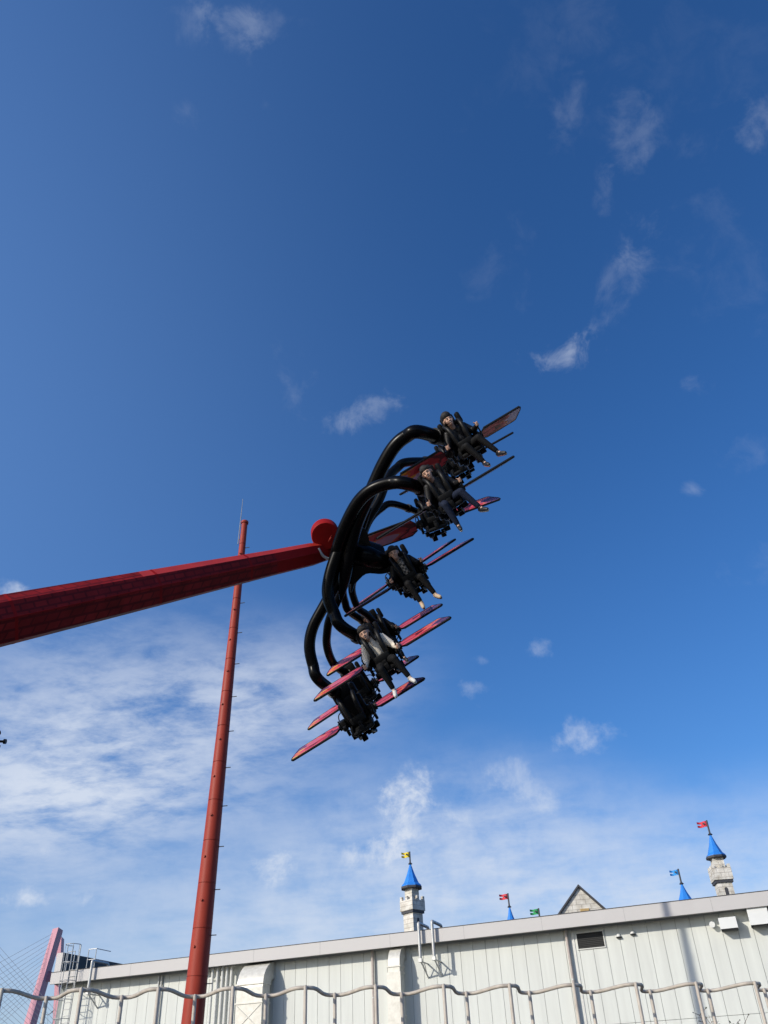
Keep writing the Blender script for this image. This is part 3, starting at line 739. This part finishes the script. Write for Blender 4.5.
# ---------------------------------------------------------------- people
def capsules(lst, voxel, smooth=4):
    """one continuous skin over tapered bones"""
    bm = BM()
    for p0, r0, p1, r1 in lst:
        p0, p1 = Vector(p0), Vector(p1); d = p1 - p0; L = d.length
        if L < 1e-5: d = Vector((0, 0, 1)); L = 1e-5
        d = d.normalized(); pts, rs = [], []
        for a in (-85, -60, -30, 0): pts.append(p0 + d * r0 * math.sin(R(a))); rs.append(r0 * math.cos(R(a)))
        for a in (0, 30, 60, 85): pts.append(p1 + d * (r1 * math.sin(R(a)) + 1e-4)); rs.append(r1 * math.cos(R(a)))
        tube(bm, pts, rs, 14)
    me = bpy.data.meshes.new('tmp'); bm.to_mesh(me); bm.free(); o = bpy.data.objects.new('tmp', me); COL.objects.link(o)
    m = o.modifiers.new('r', 'REMESH'); m.mode = 'VOXEL'; m.voxel_size = voxel
    s = o.modifiers.new('s', 'SMOOTH'); s.factor = .5; s.iterations = smooth
    dg = bpy.context.evaluated_depsgraph_get(); ev = o.evaluated_get(dg); out = bpy.data.meshes.new_from_object(ev)
    bpy.data.objects.remove(o); bpy.data.meshes.remove(me)
    out.polygons.foreach_set('use_smooth', [True] * len(out.polygons)); return out
def part(name, me, mats, parent):
    me.name = name; me.materials.clear()
    for m in mats: me.materials.append(m)
    o = bpy.data.objects.new(name, me); COL.objects.link(o); o.parent = parent; return o
def make_person(loc, label, jacket, legs, shoe, sole, torso2=None, sleeves=None, splay=(0, 0), headtilt=(0, 0), hat=False, hair_long=False, knee=(0, 0), arm_up=(0, 0), yaw=-12, legx=.05, roll=0):
    root = thing('person', label, 'person', loc, SR, 'people riding the gondola')
    J = {}
    for s_, nm in ((-1, 'l'), (1, 'r')):
        i = 0 if s_ < 0 else 1
        J['sh' + nm] = (s_ * .19, .05, .50); J['el' + nm] = (s_ * .315, -.03, .27 + arm_up[i] * .3); J['wr' + nm] = (s_ * .385, -.235, .25 + arm_up[i])
        J['hp' + nm] = (s_ * .09, 0, .06); J['kn' + nm] = (s_ * (.15 + splay[i] * .5) + legx * .6, -.43, .055 + knee[i])
        J['an' + nm] = (s_ * (.17 + splay[i]) + legx * 1.6, -.50 - knee[i], -.40 + knee[i]); J['to' + nm] = (s_ * (.20 + splay[i] * 1.15) + legx * 1.9, -.665 - knee[i], -.46 + knee[i])
    hx, hy = headtilt; hc0 = Vector((hx, -.06 + hy, .745)); hc = Vector((0, 0, 0))
    HR = Matrix.Rotation(R(roll), 3, 'Y') @ Matrix.Rotation(R(yaw), 3, 'Z') @ Matrix.Rotation(R(-6), 3, 'X') * 1.12
    def hd(l): return [(hc0 + HR @ Vector(a), r * 1.12, hc0 + HR @ Vector(b), q * 1.12) for a, r, b, q in l]
    HI = HR.inverted()
    body = [((0, .03, .08), .125, (0, .06, .28), .115), ((-.05, .06, .28), .10, (-.09, .06, .46), .095), ((.05, .06, .28), .10, (.09, .06, .46), .095), ((0, .05, .5), .08, hc0 + Vector((0, .035, -.08)), .052)]
    body += hd([(hc + Vector((0, .03, .045)), .094, hc + Vector((0, -.005, .03)), .088), (hc + Vector((0, -.01, 0)), .080, hc + Vector((0, -.034, -.072)), .050),
            (hc + Vector((0, -.084, .012)), .010, hc + Vector((0, -.100, -.020)), .0125), (hc + Vector((-.012, -.090, -.024)), .009, hc + Vector((.012, -.090, -.024)), .009)])
    for s_ in (-1, 1):
        body += hd([(hc + Vector((s_ * .086, .015, .02)), .016, hc + Vector((s_ * .090, .025, -.02)), .012), (hc + Vector((s_ * .036, -.056, -.022)), .031, hc + Vector((s_ * .024, -.052, -.050)), .032)])
    for nm, s_ in (('l', -1), ('r', 1)):
        g = Vector((s_ * .37, -.30, J['wr' + nm][2] + .02))
        body += [(J['sh' + nm], .058, J['el' + nm], .042), (J['el' + nm], .040, J['wr' + nm], .027), ((0, .05, .47), .08, J['sh' + nm], .062),
                 (J['hp' + nm], .095, J['kn' + nm], .060), (J['kn' + nm], .058, J['an' + nm], .036), (J['an' + nm], .036, Vector(J['an' + nm]).lerp(Vector(J['to' + nm]), .5) + Vector((0, .02, -.02)), .024)]
        body += [(J['wr' + nm], .026, g + Vector((s_ * .022, .038, .015)), .028), (g + Vector((s_ * .022, .038, .02)), .026, g + Vector((s_ * .03, .03, -.02)), .026)]
        for q, (dz, ln) in enumerate(((.040, .95), (.015, 1.0), (-.010, .97), (-.033, .85))):
            b0 = g + Vector((s_ * .040, .018, dz)); b1 = g + Vector((s_ * .036, -.030 * ln, dz)); b2 = g + Vector((s_ * .004, -.040 * ln, dz - .003)); b3 = g + Vector((-s_ * .022, -.026 * ln, dz - .004))
            body += [(b0, .0105, b1, .0095), (b1, .0095, b2, .009), (b2, .009, b3, .008)]
        t0 = g + Vector((-.004 * s_, .046, .035)); t1 = g + Vector((-s_ * .030, .020, .052)); t2 = g + Vector((-s_ * .026, -.014, .058))
        body += [(t0, .014, t1, .0115), (t1, .0115, t2, .0095)]
    me = capsules(body, .0085, 2)
    part('body', me, [M_skin], root)
    def ell(c, r, bm=None):
        bm = bm or BM(); v = bmesh.ops.create_uvsphere(bm, u_segments=14, v_segments=10, radius=1)['verts']
        for q in v: q.co = hc0 + HR @ Vector((c[0] + q.co.x * r[0], c[1] + q.co.y * r[1], c[2] + q.co.z * r[2]))
        return bm
    for s_ in (-1, 1):
        build('eye', ell((s_ * .033, -.0835, .012), (.0145, .007, .0055)), M_eye, root)
        bm = BM(); tube(bm, [hc0 + HR @ Vector(q) for q in ((s_ * .014, -.0905, .032), (s_ * .032, -.0865, .038), (s_ * .052, -.073, .033))], [.004, .005, .003], 8); build('eyebrow', bm, M_hair, root)
    mo = build('mouth', ell((0, -.0815, -.053), (.027, .009, .0115)), M_lip, root)
    build('teeth', ell((0, -.0845, -.051), (.021, .0085, .0065)), M_teeth, mo)
    # hair
    hr = [(hc + Vector((0, .05, .06)), .112, hc + Vector((0, .0, .082)), .094), (hc + Vector((-.05, -.045, .090)), .034, hc + Vector((.05, -.045, .088)), .036),
          (hc + Vector((-.075, .03, .06)), .034, hc + Vector((-.088, .035, -.01)), .022), (hc + Vector((.075, .03, .06)), .034, hc + Vector((.088, .035, -.01)), .022), (hc + Vector((0, .085, .03)), .075, hc + Vector((0, .075, -.05)), .06)]
    if not hat: hr += [(hc + Vector((x_, -.062 + abs(x_) * .25, .092)), .020, hc + Vector((x_ * 1.25 + .006, -.080 + abs(x_) * .45, .052 + .006 * (q_ % 2))), .010) for q_, x_ in enumerate((-.07, -.052, -.034, .012, .034, .054, .072))]
    rh = random.Random(label)
    for q in range(26 if not hat else 8):
        a_ = rh.uniform(.5, 2 * math.pi + .0) ; el_ = rh.uniform(.0, 1.2); dd = Vector((math.cos(a_) * math.cos(el_), abs(math.sin(a_)) * math.cos(el_) * 1.1 + .02, math.sin(el_) + .25)).normalized()
        b_ = hc + Vector((0, .03, .04)) + dd * .10; hr.append((b_, .022, b_ + (dd + Vector((rh.uniform(-.8, .8), rh.uniform(-.2, .8), rh.uniform(-1.2, .2)))) * .032, .010))
    if hair_long: hr += [(hc + Vector((s_ * .085, .045, 0)), .032, hc + Vector((s_ * .10, .03, -.19)), .024) for s_ in (-1, 1)]
    if hat: hr = [(hc + Vector((0, .04, .075)), .112, hc + Vector((0, .0, .09)), .100), (hc + Vector((-.08, .04, .07)), .03, hc + Vector((-.09, .05, -.04)), .03), (hc + Vector((.08, .04, .07)), .03, hc + Vector((.09, .05, -.04)), .03), (hc + Vector((0, .09, .05)), .07, hc + Vector((0, .09, -.05)), .06)]
    part('beanie' if hat else 'hair', capsules(hd(hr), .010, 2), [M_hair], root)
    # jacket
    tj = [((0, .03, .05), .160, (0, .055, .28), .155), ((-.05, .055, .28), .138, (-.085, .055, .46), .130), ((.05, .055, .28), .138, (.085, .055, .46), .130), ((0, .06, .5), .105, (hx * .4, .02, .60), .078)]
    sl = []
    for nm, s_ in (('l', -1), ('r', 1)):
        sl += [((s_ * .05, .05, .47), .098, J['sh' + nm], .090), (J['sh' + nm], .088, J['el' + nm], .074), (J['el' + nm], .072, Vector(J['wr' + nm]) * .93 + Vector(J['el' + nm]) * .07, .048)]
        for q in (.25, .55, .8):
            a, b = Vector(J['sh' + nm]), Vector(J['el' + nm]); c = a.lerp(b, q); sl.append((c, (.088 - q * .012), c + Vector((.004, .006, -.012)), (.086 - q * .012)))
    if sleeves is None: part('jacket', capsules(tj + sl, .012, 3), [jacket], root)
    else:
        part('jumper', capsules(tj + sl, .012, 3), [sleeves], root)
    if torso2 is not None: part('shirt_front', capsules([((0, -.06, .24), .075, (0, -.035, .50), .068), ((0, -.01, .54), .072, (hx * .3, .0, .60), .064)], .010, 2), [torso2], root)
    # trousers
    tr = [((-.07, .01, .04), .125, (.07, .01, .04), .125)]
    for nm in 'lr':
        an = Vector(J['an' + nm]); kn = Vector(J['kn' + nm])
        tr += [(J['hp' + nm], .112, kn, .076), (kn, .075, kn.lerp(an, .55), .064), (kn.lerp(an, .55), .064, kn.lerp(an, .90), .054)]
    part('trousers', capsules(tr, .012, 3), [legs], root)
    for nm in 'lr':
        an = Vector(J['an' + nm]); to = Vector(J['to' + nm]); d = (to - an).normalized(); h = an - d * .03 + Vector((0, .02, -.045))
        o = part('shoe', capsules([(an, .047, h, .046), (h, .044, an + d * .13 + Vector((0, 0, -.03)), .044), (an + d * .12 + Vector((0, 0, -.03)), .045, an + d * .20 + Vector((0, -.0, -.03)), .036)], .010, 2), [shoe], root)
        dn = Vector((0, .03, -.035))
        part('sole', capsules([(h + dn * .9, .030, an + d * .12 + Vector((0, .02, -.058)), .036), (an + d * .12 + Vector((0, .02, -.058)), .036, an + d * .21 + Vector((0, .01, -.05)), .030)], .009, 2), [sole], o)
    return root
bpy.context.view_layer.update()
make_person(SEATP['a'], 'person in a black puffer jacket and black knit hat on the topmost seat', M_jblack, M_btrou, M_shoeb, M_sole, splay=(-.02, .02), headtilt=(-.04, -.02), hat=True, arm_up=(-.02, .10), yaw=6, legx=.13, knee=(.02, .05))
make_person(SEATP['c'], 'laughing person in a dark jacket and navy jeans with legs kicked apart', M_jdark, M_navy, M_shoeb, M_shoew, torso2=M_gtrou, splay=(-.01, .20), headtilt=(-.07, -.05), knee=(-.03, .04), legx=.02, yaw=-16, roll=-9, arm_up=(-.06, .03))
make_person(SEATP['e'], 'person in black over a checked knit top on the middle seat', M_jblack, M_btrou, M_sole, M_shoeb, torso2=M_stripe, splay=(-.05, .05), headtilt=(-.03, -.02), legx=.02, yaw=-4, roll=5, arm_up=(.02, .08))
make_person(SEATP['f'], 'laughing person in a cream jumper and black trousers with white shoes', M_vest, M_btrou, M_shoew, M_shoew, torso2=M_cream, sleeves=M_cream, splay=(-.05, .10), headtilt=(-.06, -.03), hair_long=True, legx=.0, yaw=-10, roll=-4, arm_up=(-.08, -.06), knee=(-.05, 0))
make_person(SEATP['g'], 'person in dark clothes on the far side seat behind the one in a cream jumper', M_jdark, M_btrou, M_shoeb, M_shoew, splay=(-.06, .0), headtilt=(-.09, -.02), yaw=8, roll=6, legx=0)

# ---------------------------------------------------------------- black fitting at the left edge
lp = at(-16, 741, 15.0)
lamp = thing('lamp_post', 'black lamp post fitting whose knobbed tip just enters at the left edge', 'lamp post', (lp.x, lp.y, 0))
bm = BM(); tube(bm, [lp * 1 + Vector((0, 0, -lp.z)), lp + Vector((0, 0, -.1))], .06, 14); build('post', bm, M_black, lamp, world=False).location = -Vector((lp.x, lp.y, 0))
e1 = at(1, 733, 15.0); e2 = at(3.8, 741.5, 15.0)
bm = BM(); box(bm, -.2, .2, -.12, .12, -.14, .14, .03, M=Matrix.Translation(lp + Vector((0, 0, .0)))); build('lamp_head', bm, M_black, lamp).location = -Vector((lp.x, lp.y, 0))
bm = BM(); tube(bm, [lp, e2], .022, 10); tube(bm, [e2, e2 + (e2 - lp).normalized() * .04], .045, 12); tube(bm, [lp + Vector((0, 0, .05)), at(-1, 732, 15)], .055, 10); tube(bm, [lp, at(-1, 748, 15)], .05, 10)
build('finial', bm, M_black, lamp).location = -Vector((lp.x, lp.y, 0))

# ---------------------------------------------------------------- castle beyond the hall
def ground_at(px, py, D):
    d = ray(px, py); k = D / math.hypot(d.x, d.y); return EYE + d * k
def flag_parts(t, ztop, fw, fh, m, side=-1):
    """pole and swallow tailed flag in the turret's own frame, flag flies to -x of the picture"""
    bm = BM(); n = 8; th = .03
    for k in range(n):
        x0, x1 = -fw * k / n, -fw * (k + 1) / n
        w = lambda x: .10 * math.sin(x / fw * 7)
        def hh(x):
            f = -x / fw
            return (ztop - fh, ztop) if f < .7 else None
        if -x1 / fw <= .72:
            pts = [Vector((x0, w(x0), ztop - fh)), Vector((x1, w(x1), ztop - fh)), Vector((x1, w(x1), ztop)), Vector((x0, w(x0), ztop))]
            prism(bm, pts, (0, th, 0))
        else:
            for zl, zh in ((ztop - fh, ztop - fh * .62), (ztop - fh * .38, ztop)):
                prism(bm, [Vector((x0, w(x0), zl)), Vector((x1, w(x1), zl)), Vector((x1, w(x1), zh)), Vector((x0, w(x0), zh))], (0, th, 0))
    fl = build('flag', bm, m, t, False)
    bm = BM(); w = .10 * math.sin(-.33 * 7); lathe(bm, [(.01, 0), (fh * .20, .0), (fh * .20, .02), (.01, .02)], 6)
    bmesh.ops.rotate(bm, verts=bm.verts, cent=(0, 0, 0), matrix=Matrix.Rotation(R(90), 3, 'X')); bmesh.ops.translate(bm, verts=bm.verts, vec=(-fw * .36, -.075 + w * .2 - .06, ztop - fh * .5))
    build('emblem', bm, M_trim, fl, False)
def turret(label, px, pybase, pxw, cone_base, cone_tip, flag_top, D, yaw, flagm, par=None, shaft_top=None, conew=None, flagpx=(10, 6), shaft=True):
    c = ground_at(px, cone_base, D); P = Vector((c.x, c.y, 0)); az = math.atan2(c.x, c.y)
    zo = lambda py: ground_at(px, py, D).z
    Z = (CR.transposed() @ (c - EYE)).z * -1; m_ = Z / F                # metres per picture point
    t = thing('castle_turret', label, 'turret', P, Matrix.Rotation(-az, 3, 'Z'), 'castle turrets behind the hall')
    zc, zt_, zf = zo(cone_base), zo(cone_tip), zo(flag_top)
    if shaft:
        w = pxw * m_ / (abs(math.cos(R(yaw))) + abs(math.sin(R(yaw)))) / 2
        M = Matrix.Rotation(R(yaw), 4, 'Z')
        bm = BM(); zp_ = zo(par[0]); box(bm, -w, w, -w, w, 0, zp_ - .05, M=M); u = w * .74; box(bm, -u, u, -u, u, zp_ - .04, zc + .02, M=M)
        sh = build('shaft', bm, M_stone, t, False)
        zp0, zp1, zm = zo(par[1]), zo(par[0]), zo(par[2])
        pw = w * 1.30; bm = BM(); th = pw - w - .012
        box(bm, -pw, pw, -pw, pw, zp0, zp1, .0, M=M)
        build('parapet', bm, M_stone, t, False)
        bm = BM(); q = pw * .29
        for xx in (-pw + q / 2 + .01, 0, pw - q / 2 - .01):
            for yy in (-pw + q / 2 + .01, 0, pw - q / 2 - .01):
                if xx == 0 and yy == 0: continue
                box(bm, xx - q / 2, xx + q / 2, yy - q / 2, yy + q / 2, zp1 + .002, zm, M=M)
        build('merlon', bm, M_stone, t, False)
        bm = BM(); box(bm, -w - .09, w + .09, -w - .09, w + .09, zp0 - .16, zp0 - .003, M=M); build('corbel', bm, M_trim, t, False)
        fw_ = w * .45; bm = BM()
        arch = [Vector((-fw_ * .5, 0, 0)), Vector((fw_ * .5, 0, 0))] + [Vector((fw_ * .5 * math.cos(a), 0, w * 1.0 + fw_ * .5 * math.sin(a))) for a in [R(x) for x in range(0, 181, 30)]]
        prism(bm, [p + Vector((0, -w - .02, zp0 - w * 2.2)) for p in arch], (0, .018, 0))
        for v in bm.verts: v.co = M @ v.co
        wn_ = build('window', bm, M_trim, t, False)
    r = (conew or pxw) * m_ / 2
    bm = BM(); H = zt_ - zc
    lathe(bm, [(r * 1.0, zc + .03), (r * 1.0, zc + H * .06), (r * .76, zc + H * .17), (r * .40, zc + H * .55), (.05, zt_)], 8, rot=R(22.5 + yaw))
    build('roof', bm, M_blue, t, False)
    if shaft:
        bm = BM(); lathe(bm, [(r * 1.0, zc - .12), (r * 1.05, zc - .10), (r * 1.05, zc + .025)], 8, rot=R(22.5 + yaw)); build('eave', bm, M_trim, t, False)
    else:
        bm = BM(); lathe(bm, [(r * .9, 0), (r * .9, zc + .02)], 8, rot=R(22.5 + yaw)); build('shaft', bm, M_stone, t, False)
    bm = BM(); tube(bm, [(0, 0, zt_ - .15), (0, 0, zf)], .055, 8); lathe(bm, [(.05, zt_ - .05), (.16, zt_), (.05, zt_ + .12)], 8); build('flagpole', bm, M_trim, t)
    flag_parts(t, zf - .05, flagpx[0] * m_, flagpx[1] * m_, flagm)
    return t
FY = flag_mat('yellow flag', (.72, .55, .02)); FR = flag_mat('red flag', (.62, .04, .06)); FB = flag_mat('blue flag', (.03, .28, .68)); FG = flag_mat('green flag', (.02, .30, .09))
turret('stone castle turret with blue roof and yellow flag, above the pair of roof rails', 411.5, 940, 19, 887.5, 864, 851.5, 62, 45, FY, (901, 911.5, 897), conew=21, flagpx=(8.5, 5))
turret('stone castle turret with blue roof and red flag, tallest at the right', 716, 895, 17, 857, 834, 819, 60, 14, FR, (870, 882, 866.5), conew=19, flagpx=(10, 5.5))
turret('pointed blue turret roof with a blue flag, left of the tallest turret', 686, 903, 15, 903, 883.5, 868, 62, 10, FB, conew=17.5, flagpx=(9, 5), shaft=False)
turret('small pointed blue turret roof with a red flag, left of the stone gable', 511.5, 924, 10, 925, 907, 893, 66, 10, FR, conew=12, flagpx=(9, 5), shaft=False)
# green flag on its own pole
c = ground_at(538.5, 909, 66); gp = thing('flagpole', 'thin dark flagpole with a green flag beside the stone gable', 'flagpole', (c.x, c.y, 0), Matrix.Rotation(-math.atan2(c.x, c.y), 3, 'Z'))
bm = BM(); tube(bm, [(0, 0, 0), (0, 0, c.z + .05)], .06, 8); build('pole', bm, M_trim, gp)
flag_parts(gp, c.z, 9 * 58 / F, 5 * 58 / F, FG)
# stone gable
D = 56
l, a, r = ground_at(560, 915, D), ground_at(578.5, 887.5, D), ground_at(605, 910, D)
gx = Vector((math.cos(R(8)), -math.sin(R(8)), 0)); gn = Vector((math.sin(R(8)), math.cos(R(8)), 0))
g0 = Vector((a.x, a.y, 0)); gab = thing('stone_gable', 'pale stone gable end with dark roof edges and an ochre stone', 'gable', g0, Matrix((gx, gn, Vector((0, 0, 1)))).transposed())
wL, wR = -(a - l).dot(gx) - .0, (r - a).dot(gx); zl = l.z - .6; sl_ = (a.z - l.z) / abs(wL); hw = 3.0
bm = BM(); prism(bm, [Vector((-hw, 0, 0)), Vector((hw, 0, 0)), Vector((hw, 0, a.z - hw * sl_)), Vector((0, 0, a.z)), Vector((-hw, 0, a.z - hw * sl_))], (0, 6, 0)); build('wall', bm, M_stone, gab, False)
bm = BM()
for sgn in (-1, 1):
    prism(bm, [Vector((sgn * .0, -.16, a.z + .02)), Vector((sgn * hw * 1.02, -.16, a.z - hw * sl_ + .0)), Vector((sgn * hw * 1.02, -.16, a.z - hw * sl_ + .13)), Vector((0, -.16, a.z + .16))], (0, 6.3, 0))
build('roof', bm, M_trim, gab, False)
bm = BM(); box(bm, -.12, .42, -.06, -.002, a.z - 1.55, a.z - 1.2, .02); build('ochre_stone', bm, M_ochre, gab, False)

# ---------------------------------------------------------------- cable stayed bridge far away
BD = 420
def bp(px, py, dd=0): return ground_at(px, py, BD + dd)
br = thing('bridge', 'pink cable stayed bridge pylon with fans of cables, far off at the left', 'bridge', (bp(35, 1000).x, bp(35, 1000).y, 0))
bpy.context.view_layer.update()
top = bp(58, 929); bot = bp(30, 1024); low = top + (bot - top) * ((top.z - 1) / (top.z - bot.z))
sx = bp(60, 960) - bp(50, 960); sx.z = 0; sx = sx.normalized(); sy = Vector((-sx.y, sx.x, 0))
wt = (bp(63, 930) - bp(52.5, 930)).length
def leg_bm(T, B, w0, w1, d):
    bm = BM(); ra = []
    for p, w in ((T, w0), (B, w1)): ra.append([bm.verts.new(p + sx * x * w / 2 + sy * y * d) for x, y in ((-1, 0), (.05, -.8), (1, .6), (1, 1.5), (-1, 1.5))])
    for j in range(5): bm.faces.new((ra[0][j], ra[0][(j + 1) % 5], ra[1][(j + 1) % 5], ra[1][j]))
    bm.faces.new(ra[0]); bm.faces.new(ra[1][::-1]); return bm
build('pylon_leg', leg_bm(top, low, wt, wt * 1.25, 5.0), M_pinkt, br, False, world=True)
top2 = bp(61, 938, 26); bot2 = bp(58, 1000, 26); low2 = top2 + (bot2 - top2) * ((top2.z - 1) / (top2.z - bot2.z))
build('pylon_leg', leg_bm(top2, low2, wt * .7, wt * .9, 5.0), M_pinkt, br, False, world=True)
bm = BM(); p = bp(48, 976); q = bp(54, 978, 26); tube(bm, [p, q], 2.0, 8); build('cross_beam', bm, M_pinkt, br, world=True)
for i in range(13):                                     # cables falling to the left from the pylon
    f = i / 12; a = top + (bot - top) * (.02 + .62 * f); b = bp(-60 + 2 * f, 1040 + 14 * f, -10)
    b = bp(-90, 1012 + 95 * f ** .9, -20)
    bm = BM(); tube(bm, [a, b], .065, 6); build('stay_cable', bm, M_cable, br, world=True)
for i in range(13):                                     # cables of the near fan falling to the right
    f = i / 12; a = bp(-70, 868 + 110 * f, -60); b = bp(92 - 62 * f ** 1.1, 1052, -60)
    bm = BM(); tube(bm, [a, b], .055, 6); build('stay_cable', bm, M_cable, br, world=True)
dk0, dk1 = bp(-400, 1096, -20), bp(500, 1092, 30)
bm = BM(); d_ = dk1 - dk0; prism(bm, [dk0 + Vector((0, 0, -1.5)), dk1 + Vector((0, 0, -1.5)), dk1, dk0], sy * 20); build('deck', bm, M_pinkt, br, False, world=True)

# ---------------------------------------------------------------- bare shrubs between fence and hall
def shrub(label, px, py, D, h_extra, seed, n):
    rnd = random.Random(seed); c = ground_at(px, py, D); t = thing('shrub', label, 'shrub', (c.x, c.y, 0)); H = c.z
    bm = BM(); lf = BM()
    for i in range(n):
        az = rnd.uniform(0, 6.28); sp_ = rnd.uniform(.1, .75); hh = H * rnd.uniform(.82, 1.0)
        P = [Vector((0, 0, .0)), Vector((math.cos(az) * sp_ * .25, math.sin(az) * sp_ * .25, hh * .45)), Vector((math.cos(az) * sp_ * .7, math.sin(az) * sp_ * .7, hh * .8)), Vector((math.cos(az) * sp_, math.sin(az) * sp_, hh))]
        sp2 = spline(P, 5); tube(bm, sp2, [.012 - .009 * k / (len(sp2) - 1) for k in range(len(sp2))], 5)
        for k in range(9):
            q = sp2[rnd.randint(len(sp2) // 2, len(sp2) - 1)]; d = Vector((rnd.uniform(-1, 1), rnd.uniform(-1, 1), rnd.uniform(-.1, 1))).normalized(); e = q + d * rnd.uniform(.1, .28)
            tube(bm, [q, e], [.006, .003], 4)
            for w_ in range(3):
                o = q.lerp(e, rnd.uniform(.4, 1)); u = Vector((rnd.uniform(-1, 1), rnd.uniform(-1, 1), rnd.uniform(-1, 1))).normalized(); v = d.cross(u).normalized(); s_ = rnd.uniform(.018, .034)
                lf.faces.new([lf.verts.new(o + x) for x in (Vector((0, 0, 0)), d * s_ + v * s_ * .5, d * s_ * 2, d * s_ - v * s_ * .5)])
    build('branches', bm, M_bark, t); build('leaves', lf, M_leaf, t, False)
shrub('sparse leafy shrub whose tips rise before the wall at the lower right', 725, 1009, 17, 0, 5, 4)
shrub('low leafy shrub at the foot of the caged ladder', 66, 1016, 27, 0, 9, 16)

# ---------------------------------------------------------------- wavy wire fence
FAZ = 13.2
fe = Vector((math.cos(R(FAZ)), math.sin(R(FAZ)), 0)); fn = Vector((-math.sin(R(FAZ)), math.cos(R(FAZ)), 0))
def fhit(px, py, D): d = ray(px, py); p = EYE + d * (D / d.dot(fn)); return p.dot(fe), p.z
T_ = .25
DF = T_ * 5 / (fhit(753, 982.6, 1)[0] - fhit(443, 989.3, 1)[0]) * 1.0
sH, zH = fhit(443, 989.3, DF)
zH = sum(fhit(x, y, DF)[1] for x, y in ((82, 988.6), (304, 990), (443, 989.3), (573, 987), (695, 984.7))) / 5
AMP = DF * .042
zH += .004
r_ = .0066
def fpt(s, z): ph = 2 * math.pi * (s - sH) / T_; w = .5 - .5 * math.cos(ph); w = w * w * (3 - 2 * w); return fn * (DF + AMP * w) + fe * s + Vector((0, 0, z - (.009 * w + .0075 * (s - sH) if z > .5 else 0)))
NB = 14
fo = fpt(sH, 0); fence = thing('wavy_fence', 'beige wire fence with a wavy top rail along the bottom of the picture', 'fence', fo)
bpy.context.view_layer.update()
for zz_ in (zH, zH - .6, zH - 1.2):
    bm = BM(); pts = [fpt(sH + T_ * (k / 16), zz_) for k in range(-16 * NB, 16 * NB + 1)]; tube(bm, pts, r_, 10); build('rail', bm, M_fence, fence, world=True)
for k in range(-2 * NB, 2 * NB + 1):
    s = sH + T_ * k / 2; p = fpt(s, 0); off = -fn * (2 * r_ - .002)
    bm = BM(); tube(bm, [p + off + Vector((0, 0, .01)), p + off + Vector((0, 0, zH + .002 - .009 * (k % 2) - .0075 * (s - sH))), p + off + Vector((0, 0, zH + .0065 - .009 * (k % 2) - .0075 * (s - sH)))], [r_, r_, r_ * .6], 10); build('bar', bm, M_fence, fence, world=True)
